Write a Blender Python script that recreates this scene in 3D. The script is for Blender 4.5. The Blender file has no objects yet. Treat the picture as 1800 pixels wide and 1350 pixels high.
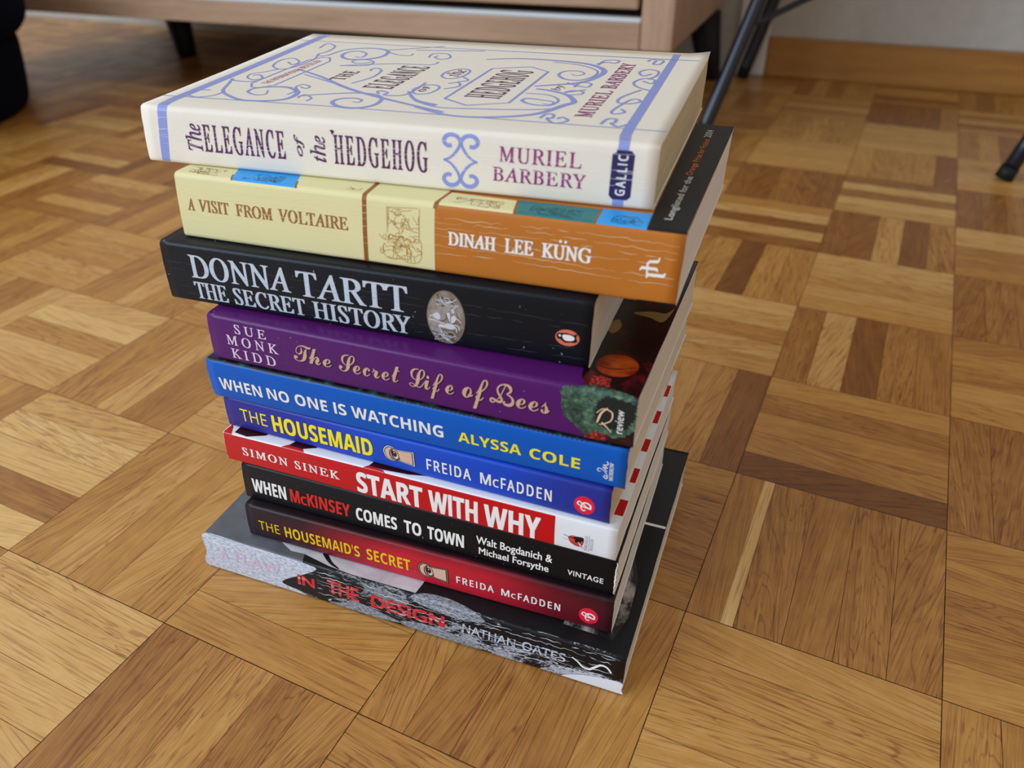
import bpy, bmesh, math, random
from mathutils import Vector, Matrix
random.seed(7)
R = math.radians
scene = bpy.context.scene
COL = scene.collection

# ------------------------------------------------------------------ camera, light, exposure
TURN = Matrix.Rotation(R(24.3), 4, 'Z')      # turns the place so that the wall runs along x
F_PX = 1372.51
cam_data = bpy.data.cameras.new('camera')
cam_data.sensor_width = 36.0
cam_data.lens = F_PX / 1800 * 36.0
cam_data.clip_start = 0.01
cam_data.dof.use_dof = True
cam_data.dof.focus_distance = 0.385
cam_data.dof.aperture_fstop = 8.0
cam = bpy.data.objects.new('camera', cam_data)
COL.objects.link(cam)
rt = Vector((0.99986855, -0.00910777, -0.01341387))
dn = Vector((-0.01621368, -0.56166, -0.82720926))
fw = Vector((0.0, 0.82731801, -0.56173384))
cam.matrix_world = Matrix(((rt.x, -dn.x, -fw.x, 0), (rt.y, -dn.y, -fw.y, 0), (rt.z, -dn.z, -fw.z, 0.3244154), (0, 0, 0, 1)))
cam.matrix_world = TURN @ cam.matrix_world
scene.camera = cam

world = bpy.data.worlds.new('world')
scene.world = world
world.use_nodes = True
bg = world.node_tree.nodes['Background']
bg.inputs[0].default_value = (1.0, 0.93, 0.84, 1)
bg.inputs[1].default_value = 0.56

def area(name, loc, target, sx, sy, power, col):
    l = bpy.data.lights.new(name, 'AREA')
    l.shape = 'RECTANGLE'; l.size = sx; l.size_y = sy; l.energy = power; l.color = col
    o = bpy.data.objects.new(name, l); COL.objects.link(o)
    o.location = loc
    d = Vector(target) - Vector(loc)
    o.rotation_euler = d.to_track_quat('-Z', 'Y').to_euler()
    bpy.context.view_layer.update(); o.matrix_world = TURN @ o.matrix_world
    return o
area('window_daylight', (-2.1, -0.65, 1.2), (0, 0.35, 0.1), 1.5, 1.4, 48, (0.62, 0.80, 1.0))
area('second_window_daylight', (-2.6, 1.0, 1.6), (0.2, 0.9, 0.1), 1.0, 1.3, 18, (0.8, 0.9, 1.0))

vs = scene.view_settings
vs.view_transform = 'Standard'; vs.look = 'None'; vs.gamma = 1.0; vs.use_curve_mapping = False
vs.exposure = 0.14

# ------------------------------------------------------------------ helpers
def lin(c):
    c = c / 255.0
    return c / 12.92 if c <= 0.04045 else ((c + 0.055) / 1.055) ** 2.4
def rgb(r, g, b): return (lin(r), lin(g), lin(b), 1.0)

class NT:
    def __init__(self, name, rough=0.5, spec=0.5):
        self.m = bpy.data.materials.new(name); self.m.use_nodes = True
        self.t = self.m.node_tree
        self.b = self.t.nodes['Principled BSDF']
        self.b.inputs['Roughness'].default_value = rough
        self.b.inputs['Specular IOR Level'].default_value = spec
    def n(self, typ, **kw):
        x = self.t.nodes.new(typ)
        for k, v in kw.items(): setattr(x, k, v)
        return x
    def l(self, a, b): self.t.links.new(a, b)
    def math(self, op, a, b=None, clamp=False):
        x = self.n('ShaderNodeMath', operation=op, use_clamp=clamp)
        for i, v in enumerate((a, b)):
            if v is None: continue
            if isinstance(v, (int, float)): x.inputs[i].default_value = v
            else: self.l(v, x.inputs[i])
        return x.outputs[0]
    def mix(self, f, a, b, blend='MIX'):
        x = self.n('ShaderNodeMix', data_type='RGBA', blend_type=blend)
        for s, v in ((x.inputs[0], f), (x.inputs[6], a), (x.inputs[7], b)):
            if isinstance(v, (int, float, tuple)): s.default_value = v
            else: self.l(v, s)
        return x.outputs[2]
    def uv(self, name='UVMap'):
        return self.n('ShaderNodeUVMap', uv_map=name).outputs[0]
    def obj(self): return self.n('ShaderNodeTexCoord').outputs['Object']
    def mapping(self, v, scale=(1, 1, 1), loc=(0, 0, 0), rot=(0, 0, 0)):
        x = self.n('ShaderNodeMapping')
        self.l(v, x.inputs[0])
        x.inputs['Scale'].default_value = scale; x.inputs['Location'].default_value = loc; x.inputs['Rotation'].default_value = rot
        return x.outputs[0]
    def noise(self, v, scale, detail=3, rough=0.5, dist=0.0, out=0):
        x = self.n('ShaderNodeTexNoise')
        if v is not None: self.l(v, x.inputs['Vector'])
        x.inputs['Scale'].default_value = scale; x.inputs['Detail'].default_value = detail
        x.inputs['Roughness'].default_value = rough; x.inputs['Distortion'].default_value = dist
        return x.outputs[out]
    def ramp(self, f, *stops, interp='LINEAR'):
        x = self.n('ShaderNodeValToRGB')
        self.l(f, x.inputs[0]); x.color_ramp.interpolation = interp
        e = x.color_ramp.elements
        e[0].position, e[0].color = stops[0]; e[1].position, e[1].color = stops[-1]
        for p, c in stops[1:-1]:
            k = e.new(p); k.color = c
        return x.outputs[0]
    def base(self, c):
        if isinstance(c, tuple): self.b.inputs['Base Color'].default_value = c
        else: self.l(c, self.b.inputs['Base Color'])
    def bump(self, h, strength=0.2, dist=0.0005):
        x = self.n('ShaderNodeBump'); x.inputs['Strength'].default_value = strength; x.inputs['Distance'].default_value = dist
        self.l(h, x.inputs['Height']); self.l(x.outputs[0], self.b.inputs['Normal'])

W1 = (1, 1, 1, 1); K0 = (0, 0, 0, 1)
_inks = {}
def ink(name, c, rough=0.42, var=0.06, spec=0.3, metal=0.0):
    """printed colour with a faint paper mottling"""
    if name in _inks: return _inks[name]
    m = NT(name, rough, spec)
    nz = m.noise(m.obj(), 900, 2)
    dark = tuple(x * (1 - var * 2) for x in c[:3]) + (1,)
    m.base(m.mix(nz, dark, tuple(min(1, x * (1 + var)) for x in c[:3]) + (1,)))
    m.b.inputs['Metallic'].default_value = metal
    _inks[name] = m.m
    return m.m

def tag(o, label=None, cat=None, group=None, kind=None):
    if label: o['label'] = label
    if cat: o['category'] = cat
    if group: o['group'] = group
    if kind: o['kind'] = kind
    return o

def link(name, me, mat, parent=None):
    o = bpy.data.objects.new(name, me); COL.objects.link(o)
    if mat is not None:
        for m in (mat if isinstance(mat, (list, tuple)) else [mat]): me.materials.append(m)
    if parent is not None: o.parent = parent
    return o

def empty(name, loc=(0, 0, 0)):
    o = bpy.data.objects.new(name, None); COL.objects.link(o); o.location = loc
    o.empty_display_size = 0.02
    return o

def smooth_pts(pts, n=6, closed=False):
    """Catmull-Rom through points"""
    out = []; N = len(pts)
    rng = range(N if closed else N - 1)
    for i in rng:
        if closed: p0, p1, p2, p3 = pts[i - 1], pts[i], pts[(i + 1) % N], pts[(i + 2) % N]
        else: p0, p1, p2, p3 = pts[max(i - 1, 0)], pts[i], pts[i + 1], pts[min(i + 2, N - 1)]
        for k in range(n):
            t = k / n
            out.append(tuple(0.5 * (2 * b + (c - a) * t + (2 * a - 5 * b + 4 * c - d) * t * t + (3 * b - a - 3 * c + d) * t ** 3) for a, b, c, d in zip(p0, p1, p2, p3)))
    if not closed: out.append(tuple(pts[-1]))
    return out

def spiral(cx, cy, r0, r1, a0, turns, n=40, ax=1.0):
    return [(cx + (r0 + (r1 - r0) * i / n) * ax * math.cos(R(a0) + turns * 2 * math.pi * i / n), cy + (r0 + (r1 - r0) * i / n) * math.sin(R(a0) + turns * 2 * math.pi * i / n)) for i in range(n + 1)]

def ellipse(cx, cy, rx, ry, n=48, a0=0, a1=360, rot=0):
    o = []
    for i in range(n):
        a = R(a0 + (a1 - a0) * i / (n if a1 - a0 == 360 else n - 1)); x, y = rx * math.cos(a), ry * math.sin(a)
        o.append((cx + x * math.cos(R(rot)) - y * math.sin(R(rot)), cy + x * math.sin(R(rot)) + y * math.cos(R(rot))))
    return o

def mathtext(s, cap, low):
    return ''.join(chr(cap + ord(c) - 65) if 'A' <= c <= 'Z' else chr(low + ord(c) - 97) if 'a' <= c <= 'z' else c for c in s)
FONTS = {'sans': None, 'serifbold': (0x1d400, 0x1d41a), 'serif': (0x1d434, 0x1d44e), 'script': (0x1d4d0, 0x1d4ea),
         'bold': (0x1d5d4, 0x1d5ee), 'plain': (0x1d5a0, 0x1d5ba), 'italic': (0x1d434, 0x1d44e), 'bolditalic': (0x1d468, 0x1d482)}

def italic_h(t): return t.replace(chr(0x1d455), chr(0x210e))

def text_mesh(body, font, offset=0.0, spacing=1.0, wordspace=1.0, res=3):
    cu = bpy.data.curves.new('lettering', 'FONT')
    f = FONTS[font]
    bar_i = font in ('bold', 'plain') and 'I' in body and body.upper() == body      # a capital I drawn as a plain bar
    cu.body = italic_h(mathtext(body.replace('I', 'l') if bar_i else body, *f)) if f else body
    cu.size = 1.0; cu.offset = offset; cu.space_character = spacing; cu.space_word = wordspace
    cu.resolution_u = res
    if font == 'serif': cu.shear = -0.275
    o = bpy.data.objects.new('lettering', cu)
    COL.objects.link(o)
    dg = bpy.context.evaluated_depsgraph_get()
    me = bpy.data.meshes.new_from_object(o.evaluated_get(dg))
    bpy.data.objects.remove(o); bpy.data.curves.remove(cu)
    if bar_i:
        top = max(v.co.y for v in text_mesh('H', font).vertices) + 0.008
        for v in me.vertices: v.co.y = min(v.co.y, top)
    return me

# ------------------------------------------------------------------ books
CAMERA_Z = 0.3244154
class Book:
    below = None
    def __init__(self, name, label, data, W, r=1.6, bulge=0.5, lift=None):
        self.x, self.y, self.th, self.L, self.sl, self.sn, self.zl, self.zr = data
        self.L *= 1000
        self.d = Vector((math.cos(self.th), math.sin(self.th), 0)); self.nv = Vector((-self.d.y, self.d.x, 0))
        self.o = Vector((self.x, self.y, 0))
        self.prev = Book.below; Book.below = self
        self.W = W; self.r = r; self.bulge = bulge; self.lift = lift
        mid = self.o + self.d * self.L / 2000
        self.T = ((self.zl + self.zr) / 2 - (self.prev.ztop(mid) if self.prev else 0)) * 1000
        self.root = empty(name, (self.o.x, self.o.y, 0 if self.prev is None else self.prev.ztop(self.o)))
        tag(self.root, label, 'book', 'paperbacks in the stack on the floor')
        self.base_inv = Matrix.Translation(-Vector(self.root.location))
        T, W_ = self.T, W
        st = []
        k = int(W_ // 10)
        st += [-W_ + (W_ - r) * i / k for i in range(k)]
        st += [-r + 2 * r * i / 4 for i in range(4)]
        q = max(4, int((T - 2 * r) / 3))
        st += [r + (T - 2 * r) * i / q for i in range(q)]
        st += [T - r + 2 * r * i / 4 for i in range(4)]
        st += [T + r + (W_ - r) * i / k for i in range(k + 1)]
        self.st = st
    def ztop(self, P):
        s = (P - self.o).dot(self.d) / (self.L / 1000)
        return self.zl + (self.zr - self.zl) * s
    def world(self, s, n, h):
        hf = h / self.T
        P = self.o + self.d * (s / 1000 + self.sl * hf) + self.nv * (n / 1000 + self.sn * hf)
        zb = (self.prev.ztop(P) + 0.00016) if self.prev else 0.0002
        zt = self.ztop(P)
        z = zb + (zt - zb) * hf
        if self.lift: z += self.lift(s, n) * hf / 1000
        return Vector((P.x, P.y, z))
    def prof(self, v):
        T, r = self.T, self.r
        if v < -r: n, h, nn, nh = -v, 0, 0, -1
        elif v < r:
            a = (v + r) / (2 * r) * math.pi / 2
            n, h, nn, nh = r - r * math.sin(a), r - r * math.cos(a), -math.sin(a), -math.cos(a)
        elif v <= T - r: n, h, nn, nh = 0, v, -1, 0
        elif v < T + r:
            a = (v - T + r) / (2 * r) * math.pi / 2
            n, h, nn, nh = r - r * math.cos(a), T - r + r * math.sin(a), -math.cos(a), math.sin(a)
        else: n, h, nn, nh = v - T, T, 0, 1
        if -r < v < T + r: n -= self.bulge * (1 - (2 * h / T - 1) ** 2)
        return n, h, nn, nh
    def P(self, s, v, off=0.0):
        n, h, nn, nh = self.prof(v)
        return self.base_inv @ self.world(s, n + nn * off, h + nh * off)
    # -- body
    def build(self, cover_mat, paper_mat, edge_mat, s_inset=0.5, edge_jit=0.12):
        rnd = random.Random(self.root.name + str(self.L))
        bm = bmesh.new(); uvl = bm.loops.layers.uv.new('UVMap')
        ns = 46
        ss = [self.L * i / ns for i in range(ns + 1)]
        jit = [[rnd.uniform(-edge_jit, edge_jit) for _ in self.st] for _ in range(2)]
        grids = []
        for off in (0.0, -0.42):
            g = []
            for j, v in enumerate(self.st):
                row = []
                for i, s in enumerate(ss):
                    s2 = s + (jit[0][j] if i == 0 else jit[1][j] if i == ns else 0)
                    row.append(bm.verts.new(self.P(s2, v, off)))
                g.append(row)
            grids.append(g)
        A, B = grids; M = len(self.st)
        def face(vs_, mi, uvs=None):
            f = bm.faces.new(vs_); f.material_index = mi; f.smooth = mi == 0
            if uvs:
                for lp, u in zip(f.loops, uvs): lp[uvl].uv = u
        for j in range(M - 1):
            for i in range(ns):
                uvs = [(ss[i] / 1000, self.st[j] / 1000), (ss[i + 1] / 1000, self.st[j] / 1000), (ss[i + 1] / 1000, self.st[j + 1] / 1000), (ss[i] / 1000, self.st[j + 1] / 1000)]
                face((A[j][i], A[j][i + 1], A[j + 1][i + 1], A[j + 1][i]), 0, uvs)
                face((B[j + 1][i], B[j + 1][i + 1], B[j][i + 1], B[j][i]), 1)
            face((A[j][0], A[j + 1][0], B[j + 1][0], B[j][0]), 1)
            face((B[j][ns], B[j + 1][ns], A[j + 1][ns], A[j][ns]), 1)
        for i in range(ns):
            face((A[0][i + 1], A[0][i], B[0][i], B[0][i + 1]), 1)
            face((A[M - 1][i], A[M - 1][i + 1], B[M - 1][i + 1], B[M - 1][i]), 1)
        me = bpy.data.meshes.new('cover'); bm.to_mesh(me); bm.free()
        self.cover = link('cover', me, [cover_mat, edge_mat], self.root)
        # pages
        bm = bmesh.new(); uvl = bm.loops.layers.uv.new('UVMap')
        T, W = self.T, self.W
        top = 1.0 if self.lift else 0.46
        hs = [0.46 + (T - 0.46 - top) * i / 6 for i in range(7)]
        nsn = 14; n0 = 1.0
        nn = [n0 + (W - 0.7 - n0) * i / nsn for i in range(nsn + 1)]
        sa, sb = s_inset, self.L - s_inset
        wob = [[rnd.uniform(-0.12, 0.12) for _ in hs] for _ in nn]
        V = {}
        for e, s in ((0, sa), (1, sb)):
            for a, n in enumerate(nn):
                for b, h in enumerate(hs):
                    V[e, a, b] = bm.verts.new(self.base_inv @ self.world(s + wob[a][b], n, h))
        def qf(keys, uvs):
            f = bm.faces.new([V[k] for k in keys])
            for lp, u in zip(f.loops, uvs): lp[uvl].uv = u
        for a in range(nsn):
            for b in range(6):
                u = [(nn[a] / 1000, hs[b] / 1000), (nn[a + 1] / 1000, hs[b] / 1000), (nn[a + 1] / 1000, hs[b + 1] / 1000), (nn[a] / 1000, hs[b + 1] / 1000)]
                qf([(1, a, b), (1, a + 1, b), (1, a + 1, b + 1), (1, a, b + 1)], u)
                qf([(0, a, b + 1), (0, a + 1, b + 1), (0, a + 1, b), (0, a, b)], u[::-1])
            u = [(0, 0)] * 4
            qf([(0, a, 6), (1, a, 6), (1, a + 1, 6), (0, a + 1, 6)], u)
            qf([(0, a + 1, 0), (1, a + 1, 0), (1, a, 0), (0, a, 0)], u)
        for b in range(6):
            u = [(sa / 1000, hs[b] / 1000), (sa / 1000, hs[b + 1] / 1000), (sb / 1000, hs[b + 1] / 1000), (sb / 1000, hs[b] / 1000)]
            qf([(0, 0, b), (0, 0, b + 1), (1, 0, b + 1), (1, 0, b)][::-1], u[::-1])
            qf([(0, nsn, b), (0, nsn, b + 1), (1, nsn, b + 1), (1, nsn, b)], u)
        me = bpy.data.meshes.new('page_block'); bm.to_mesh(me); bm.free()
        self.pages = link('page_block', me, paper_mat, self.root)
        return self
    # -- things printed on the cover
    def _finish(self, name, bm, mat, layer, label=None, parent=None):
        lo = min(v.co.y for v in bm.verts); hi = max(v.co.y for v in bm.verts)
        for v in self.st:
            if lo < v < hi:
                bmesh.ops.bisect_plane(bm, geom=bm.verts[:] + bm.edges[:] + bm.faces[:], plane_co=(0, v, 0), plane_no=(0, 1, 0), dist=1e-5)
        uvl = bm.loops.layers.uv.get('UVMap') or bm.loops.layers.uv.new('UVMap')
        for f in bm.faces:
            for lp in f.loops: lp[uvl].uv = (lp.vert.co.x / 1000, lp.vert.co.y / 1000)
        off = 0.035 * layer
        flips = []
        for f in bm.faces:
            f.normal_update()
            if f.normal.z < 0: flips.append(f)
        if flips: bmesh.ops.reverse_faces(bm, faces=flips)
        for v in bm.verts: v.co = self.P(v.co.x, v.co.y, off + v.co.z)
        me = bpy.data.meshes.new(name); bm.to_mesh(me); bm.free()
        o = link(name, me, mat, parent or self.root)
        if label: o['label'] = label
        return o
    def text(self, name, body, font, box, mat, rot=0, offset=0.0, spacing=1.0, wordspace=1.0, layer=3, label=None, skew=0.0, tf=None, heavy=None, slant=0.0):
        """box = s0, v0, s1, v1 in mm; rot 90 reads upwards / towards the fore edge"""
        if isinstance(body, list):
            return [self.text(name, w_, font, bx_, mat, rot, offset, spacing, wordspace, layer, label, skew, tf, heavy, slant) for w_, bx_ in zip(body, box)][0]
        jobs = None
        bm = bmesh.new()
        items = list(zip(body, box)) if jobs else [(body, box)]
        fonts = font if isinstance(font, list) else [font] * len(items)
        for (bd, bx), fo in zip(items, fonts):
            me = text_mesh(bd, fo, 0.0, spacing, wordspace)
            xs = [v.co.x for v in me.vertices]; ys = [v.co.y for v in me.vertices]
            x0, x1, y0, y1 = min(xs), max(xs), min(ys), max(ys)
            s0, v0, s1, v1 = bx
            hx, hy = heavy or (0, 0)          # strokes made bolder by hx, hy mm
            if rot == 90: hx, hy = hy, hx
            s0 += hx / 2; s1 -= hx / 2; v0 += hy / 2; v1 -= hy / 2
            src = [v.co.copy() for v in me.vertices]
            for kz, (kx, ky) in enumerate(((-1, -1), (1, -1), (1, 1), (-1, 1), (0, 0)) if heavy else ((0, 0),)):
                for v, c in zip(me.vertices, src):
                    a = (c.x - x0) / (x1 - x0); b = (c.y - y0) / (y1 - y0)
                    a += skew * (b - 0.5)
                    if rot == 90: s, w = s1 + (s0 - s1) * b, v0 + (v1 - v0) * a
                    else: s, w = s0 + (s1 - s0) * a, v0 + (v1 - v0) * b
                    s += kx * hx / 2; w += ky * hy / 2
                    if slant: s += slant * (w - (v0 + v1) / 2)
                    if tf: s, w = tf(s, w)
                    v.co = (s, w, kz * 0.012)
                bm.from_mesh(me)
            bpy.data.meshes.remove(me)
        return self._finish(name, bm, mat, layer, label)
    def patch(self, name, polys, mat, layer=1, label=None, parent=None):
        """flat printed shapes; polys = list of outlines in (s, v) mm"""
        bm = bmesh.new()
        if not isinstance(polys[0][0], (tuple, list)): polys = [polys]
        if len(polys) > 1:
            return [self.patch(name, p, mat, layer, label, parent) for p in polys][0]
        for poly in polys:
            f = bm.faces.new([bm.verts.new((a, b, 0)) for a, b in poly])
        bmesh.ops.triangulate(bm, faces=bm.faces[:])
        return self._finish(name, bm, mat, layer, label, parent)
    def strokes(self, name, lines, mat, width=0.6, layer=2, label=None, parent=None, split=False):
        if split: return [self.strokes(name, [l_], mat, width, layer, label, parent) for l_ in lines][0]
        bm = bmesh.new()
        for ln in lines:
            w = width
            if isinstance(ln, tuple) and isinstance(ln[1], (int, float, list)) and isinstance(ln[0], list): ln, w = ln
            N = len(ln); L_, R_ = [], []
            for i, (a, b) in enumerate(ln):
                p, q = ln[max(0, i - 1)], ln[min(N - 1, i + 1)]
                dx, dy = q[0] - p[0], q[1] - p[1]; m = math.hypot(dx, dy) or 1
                ww = w if isinstance(w, (int, float)) else w[0] + (w[1] - w[0]) * i / (N - 1) if len(w) == 2 else (w[0] + (w[1] - w[0]) * min(1, 2 * i / (N - 1)) if i < N / 2 else w[1] + (w[2] - w[1]) * (2 * i / (N - 1) - 1))
                L_.append(bm.verts.new((a - dy / m * ww / 2, b + dx / m * ww / 2, 0)))
                R_.append(bm.verts.new((a + dy / m * ww / 2, b - dx / m * ww / 2, 0)))
            for i in range(N - 1):
                try: bm.faces.new((R_[i], R_[i + 1], L_[i + 1], L_[i]))
                except ValueError: pass
        return self._finish(name, bm, mat, layer, label, parent)
    def creases(self, vals, mat, n=46, width=0.16, seed=1, s0=2, s1=None, amp=0.5, keep=0.75):
        rnd = random.Random(seed); s1 = s1 or self.L - 2
        lines = []
        for v in vals:
            ph = rnd.uniform(0, 6); cur = []
            slope = rnd.uniform(-1.0, 1.0)
            for i in range(n * 2):
                s = s0 + (s1 - s0) * i / (n * 2 - 1)
                w = v + slope * (i / n / 2 - 0.5) + amp * 0.6 * math.sin(ph + s * 0.06) + rnd.uniform(-amp, amp) * 0.5
                cur.append((s, w))
                if rnd.random() > keep:
                    if len(cur) > 2: lines.append((cur, [0.05, width * rnd.uniform(0.6, 1.3), 0.05]))
                    cur = []
            if len(cur) > 2: lines.append((cur, [0.05, width, 0.05]))
        return self.strokes('spine_creases', lines, mat, layer=5)

def tracked(body): return body

# ---- materials for books
def paper(name, c0, c1, lines=2600):
    m = NT(name, 0.85, 0.2)
    v = m.mapping(m.uv(), (12, lines, 1))
    nz = m.noise(v, 1.0, 2, 0.6)
    big = m.noise(m.mapping(m.uv(), (30, 160, 1)), 1.0, 2)
    c = m.mix(m.math('MULTIPLY', m.math('SUBTRACT', nz, 0.35, True), 1.6, True), c1, c0)
    m.base(m.mix(m.math('MULTIPLY', big, 0.35), c, c1))
    m.bump(nz, 0.35, 0.0003)
    return m.m
paper_aged = paper('aged_paper', rgb(232, 218, 188), rgb(190, 172, 138))
paper_white = paper('white_paper', rgb(244, 241, 238), rgb(214, 210, 206))
paper_cream = paper('cream_paper', rgb(238, 232, 222), rgb(204, 196, 184))
card_edge = ink('worn_card_edge', rgb(236, 230, 220), 0.8, 0.08)

def cover_plain(name, c, rough=0.38, var=0.05, spots=True, bumpy=0.12, coat=0.0):
    m = NT(name, rough, 0.2)
    v = m.obj()
    nz = m.noise(v, 60, 4, 0.6)
    c2 = tuple(x * (1 - var * 2) for x in c[:3]) + (1,)
    col = m.mix(nz, c2, c)
    if spots:
        sp = m.noise(v, 420, 2, 0.5)
        f = m.ramp(sp, (0.74, K0), (0.78, W1))
        col = m.mix(m.math('MULTIPLY', f, 0.35), col, rgb(225, 222, 215))
    m.base(col)
    m.bump(m.noise(v, 700, 3, 0.6), bumpy, 0.0004)
    if coat:
        m.b.inputs['Coat Weight'].default_value = coat; m.b.inputs['Coat Roughness'].default_value = 0.15
    return m.m

BOOKS = {}
D = dict(
 flaw=(-0.16892, 0.30288, -0.37027, 0.23286, 0.00069, 0.00276, 0.02372, 0.02322),
 hsecret=(-0.14133, 0.30279, -0.35258, 0.19767, 7e-05, 0.00118, 0.04495, 0.04481),
 mckinsey=(-0.14091, 0.30919, -0.36329, 0.19857, 0.00039, 0.00184, 0.0673, 0.06691),
 why=(-0.14713, 0.3137, -0.37231, 0.2051, 0.00017, 0.00097, 0.08455, 0.085),
 housemaid=(-0.14407, 0.31931, -0.39104, 0.2, 0.00017, 0.00031, 0.103, 0.10458),
 watching=(-0.14724, 0.31933, -0.37553, 0.208, 0.00038, -0.0007, 0.12584, 0.12681),
 bees=(-0.14201, 0.31821, -0.37898, 0.2043, 0.00016, 0.00138, 0.15002, 0.15072),
 tartt=(-0.16204, 0.33474, -0.34633, 0.20533, 0.00144, 0.0, 0.18003, 0.18207),
 voltaire=(-0.14974, 0.33773, -0.35937, 0.22601, 0.00095, 0.00222, 0.20998, 0.21157),
 elegance=(-0.16421, 0.35514, -0.33106, 0.23086, 0.00056, 0.00251, 0.23477, 0.23611))

# ------------------------------------------------------------------ floor: mosaic parquet, five fingers to a square
GS = 0.12; GA = R(-26.1441)
G0 = Vector((0.1953661, 0.2136760, 0)); E1 = Vector((math.cos(GA), math.sin(GA), 0)); E2 = Vector((-math.sin(GA), math.cos(GA), 0))
# tones of the fingers that stand out in the picture (0 dark .. 1 pale); key = square (column, row)
TONE = {
 (-1, 0): (.42, .40, .36, .40, .40), (0, 0): (.55, .42, .40, .46, .45), (-1, 1): (.10, .48, .50, .42, .58), (0, 1): (.38, .34, .36, .4, .4),
 (-2, 1): (.55, .55, .6, .55, .20), (-2, 2): (.62, .70, .50, .72, .80), (-1, 2): (.40, .74, .22, .46, .42), (-1, 3): (.62, .66, .62, .72, .74),
 (0, 2): (.56, .62, .48, .56, .42), (0, 3): (.34, .4, .38, .42, .4), (-2, 3): (.5, .55, .12, .58, .52), (-2, 4): (.30, .74, .26, .76, .50),
 (-1, 4): (.28, .26, .66, .18, .46), (-1, 5): (.66, .74, .34, .76, .30), (0, 4): (.5, .42, .40, .7, .7), (0, 5): (.25, .3, .4, .35, .4),
 (-2, 5): (.3, .28, .34, .3, .26), (-1, 6): (.55, .5, .52, .5, .22), (-1, 7): (.66, .6, .62, .64, .62), (-1, 8): (.2, .16, .2, .22, .42), (0, 6): (.6, .7, .66, .6, .62),
 (-2, 0): (.44, .40, .36, .40, .5), (-2, 6): (.62, .64, .6, .66, .6), (-2, 7): (.55, .5, .6, .5, .5),
 (-4, -1): (.48, .62, .50, .60, .52), (-4, -2): (.70, .72, .76, .78, .74), (-3, -2): (.34, .46, .56, .38, .50), (-3, -1): (.52, .56, .54, .58, .50),
 (-2, -1): (.50, .38, .42, .40, .52), (-1, -1): (.6, .62, .6, .58, .58), (-2, -2): (.60, .56, .5, .5, .5), (0, -1): (.5, .45, .5, .45, .5),
 (-5, 0): (.46, .50, .66, .36, .44), (-5, -1): (.84, .34, .80, .86, .70), (-4, 0): (.62, .70, .66, .62, .7), (-6, 0): (.66, .74, .52, .84, .76), (-6, -1): (.46, .58, .6, .54, .40),
 (-6, 1): (.44, .5, .66, .5, .46), (-5, 1): (.5, .66, .7, .62, .58), (-5, 2): (.3, .5, .48, .46, .4), (-6, 2): (.6, .62, .36, .66, .6), (-7, 1): (.6, .66, .5, .58, .6), (-7, 2): (.34, .52, .40, .60, .32),
 (-4, 1): (.5, .4, .45, .42, .4), (-4, 2): (.44, .5, .46, .42, .5), (-5, 3): (.46, .52, .5, .34, .5), (-6, 3): (.4, .42, .5, .48, .36)}

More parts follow.
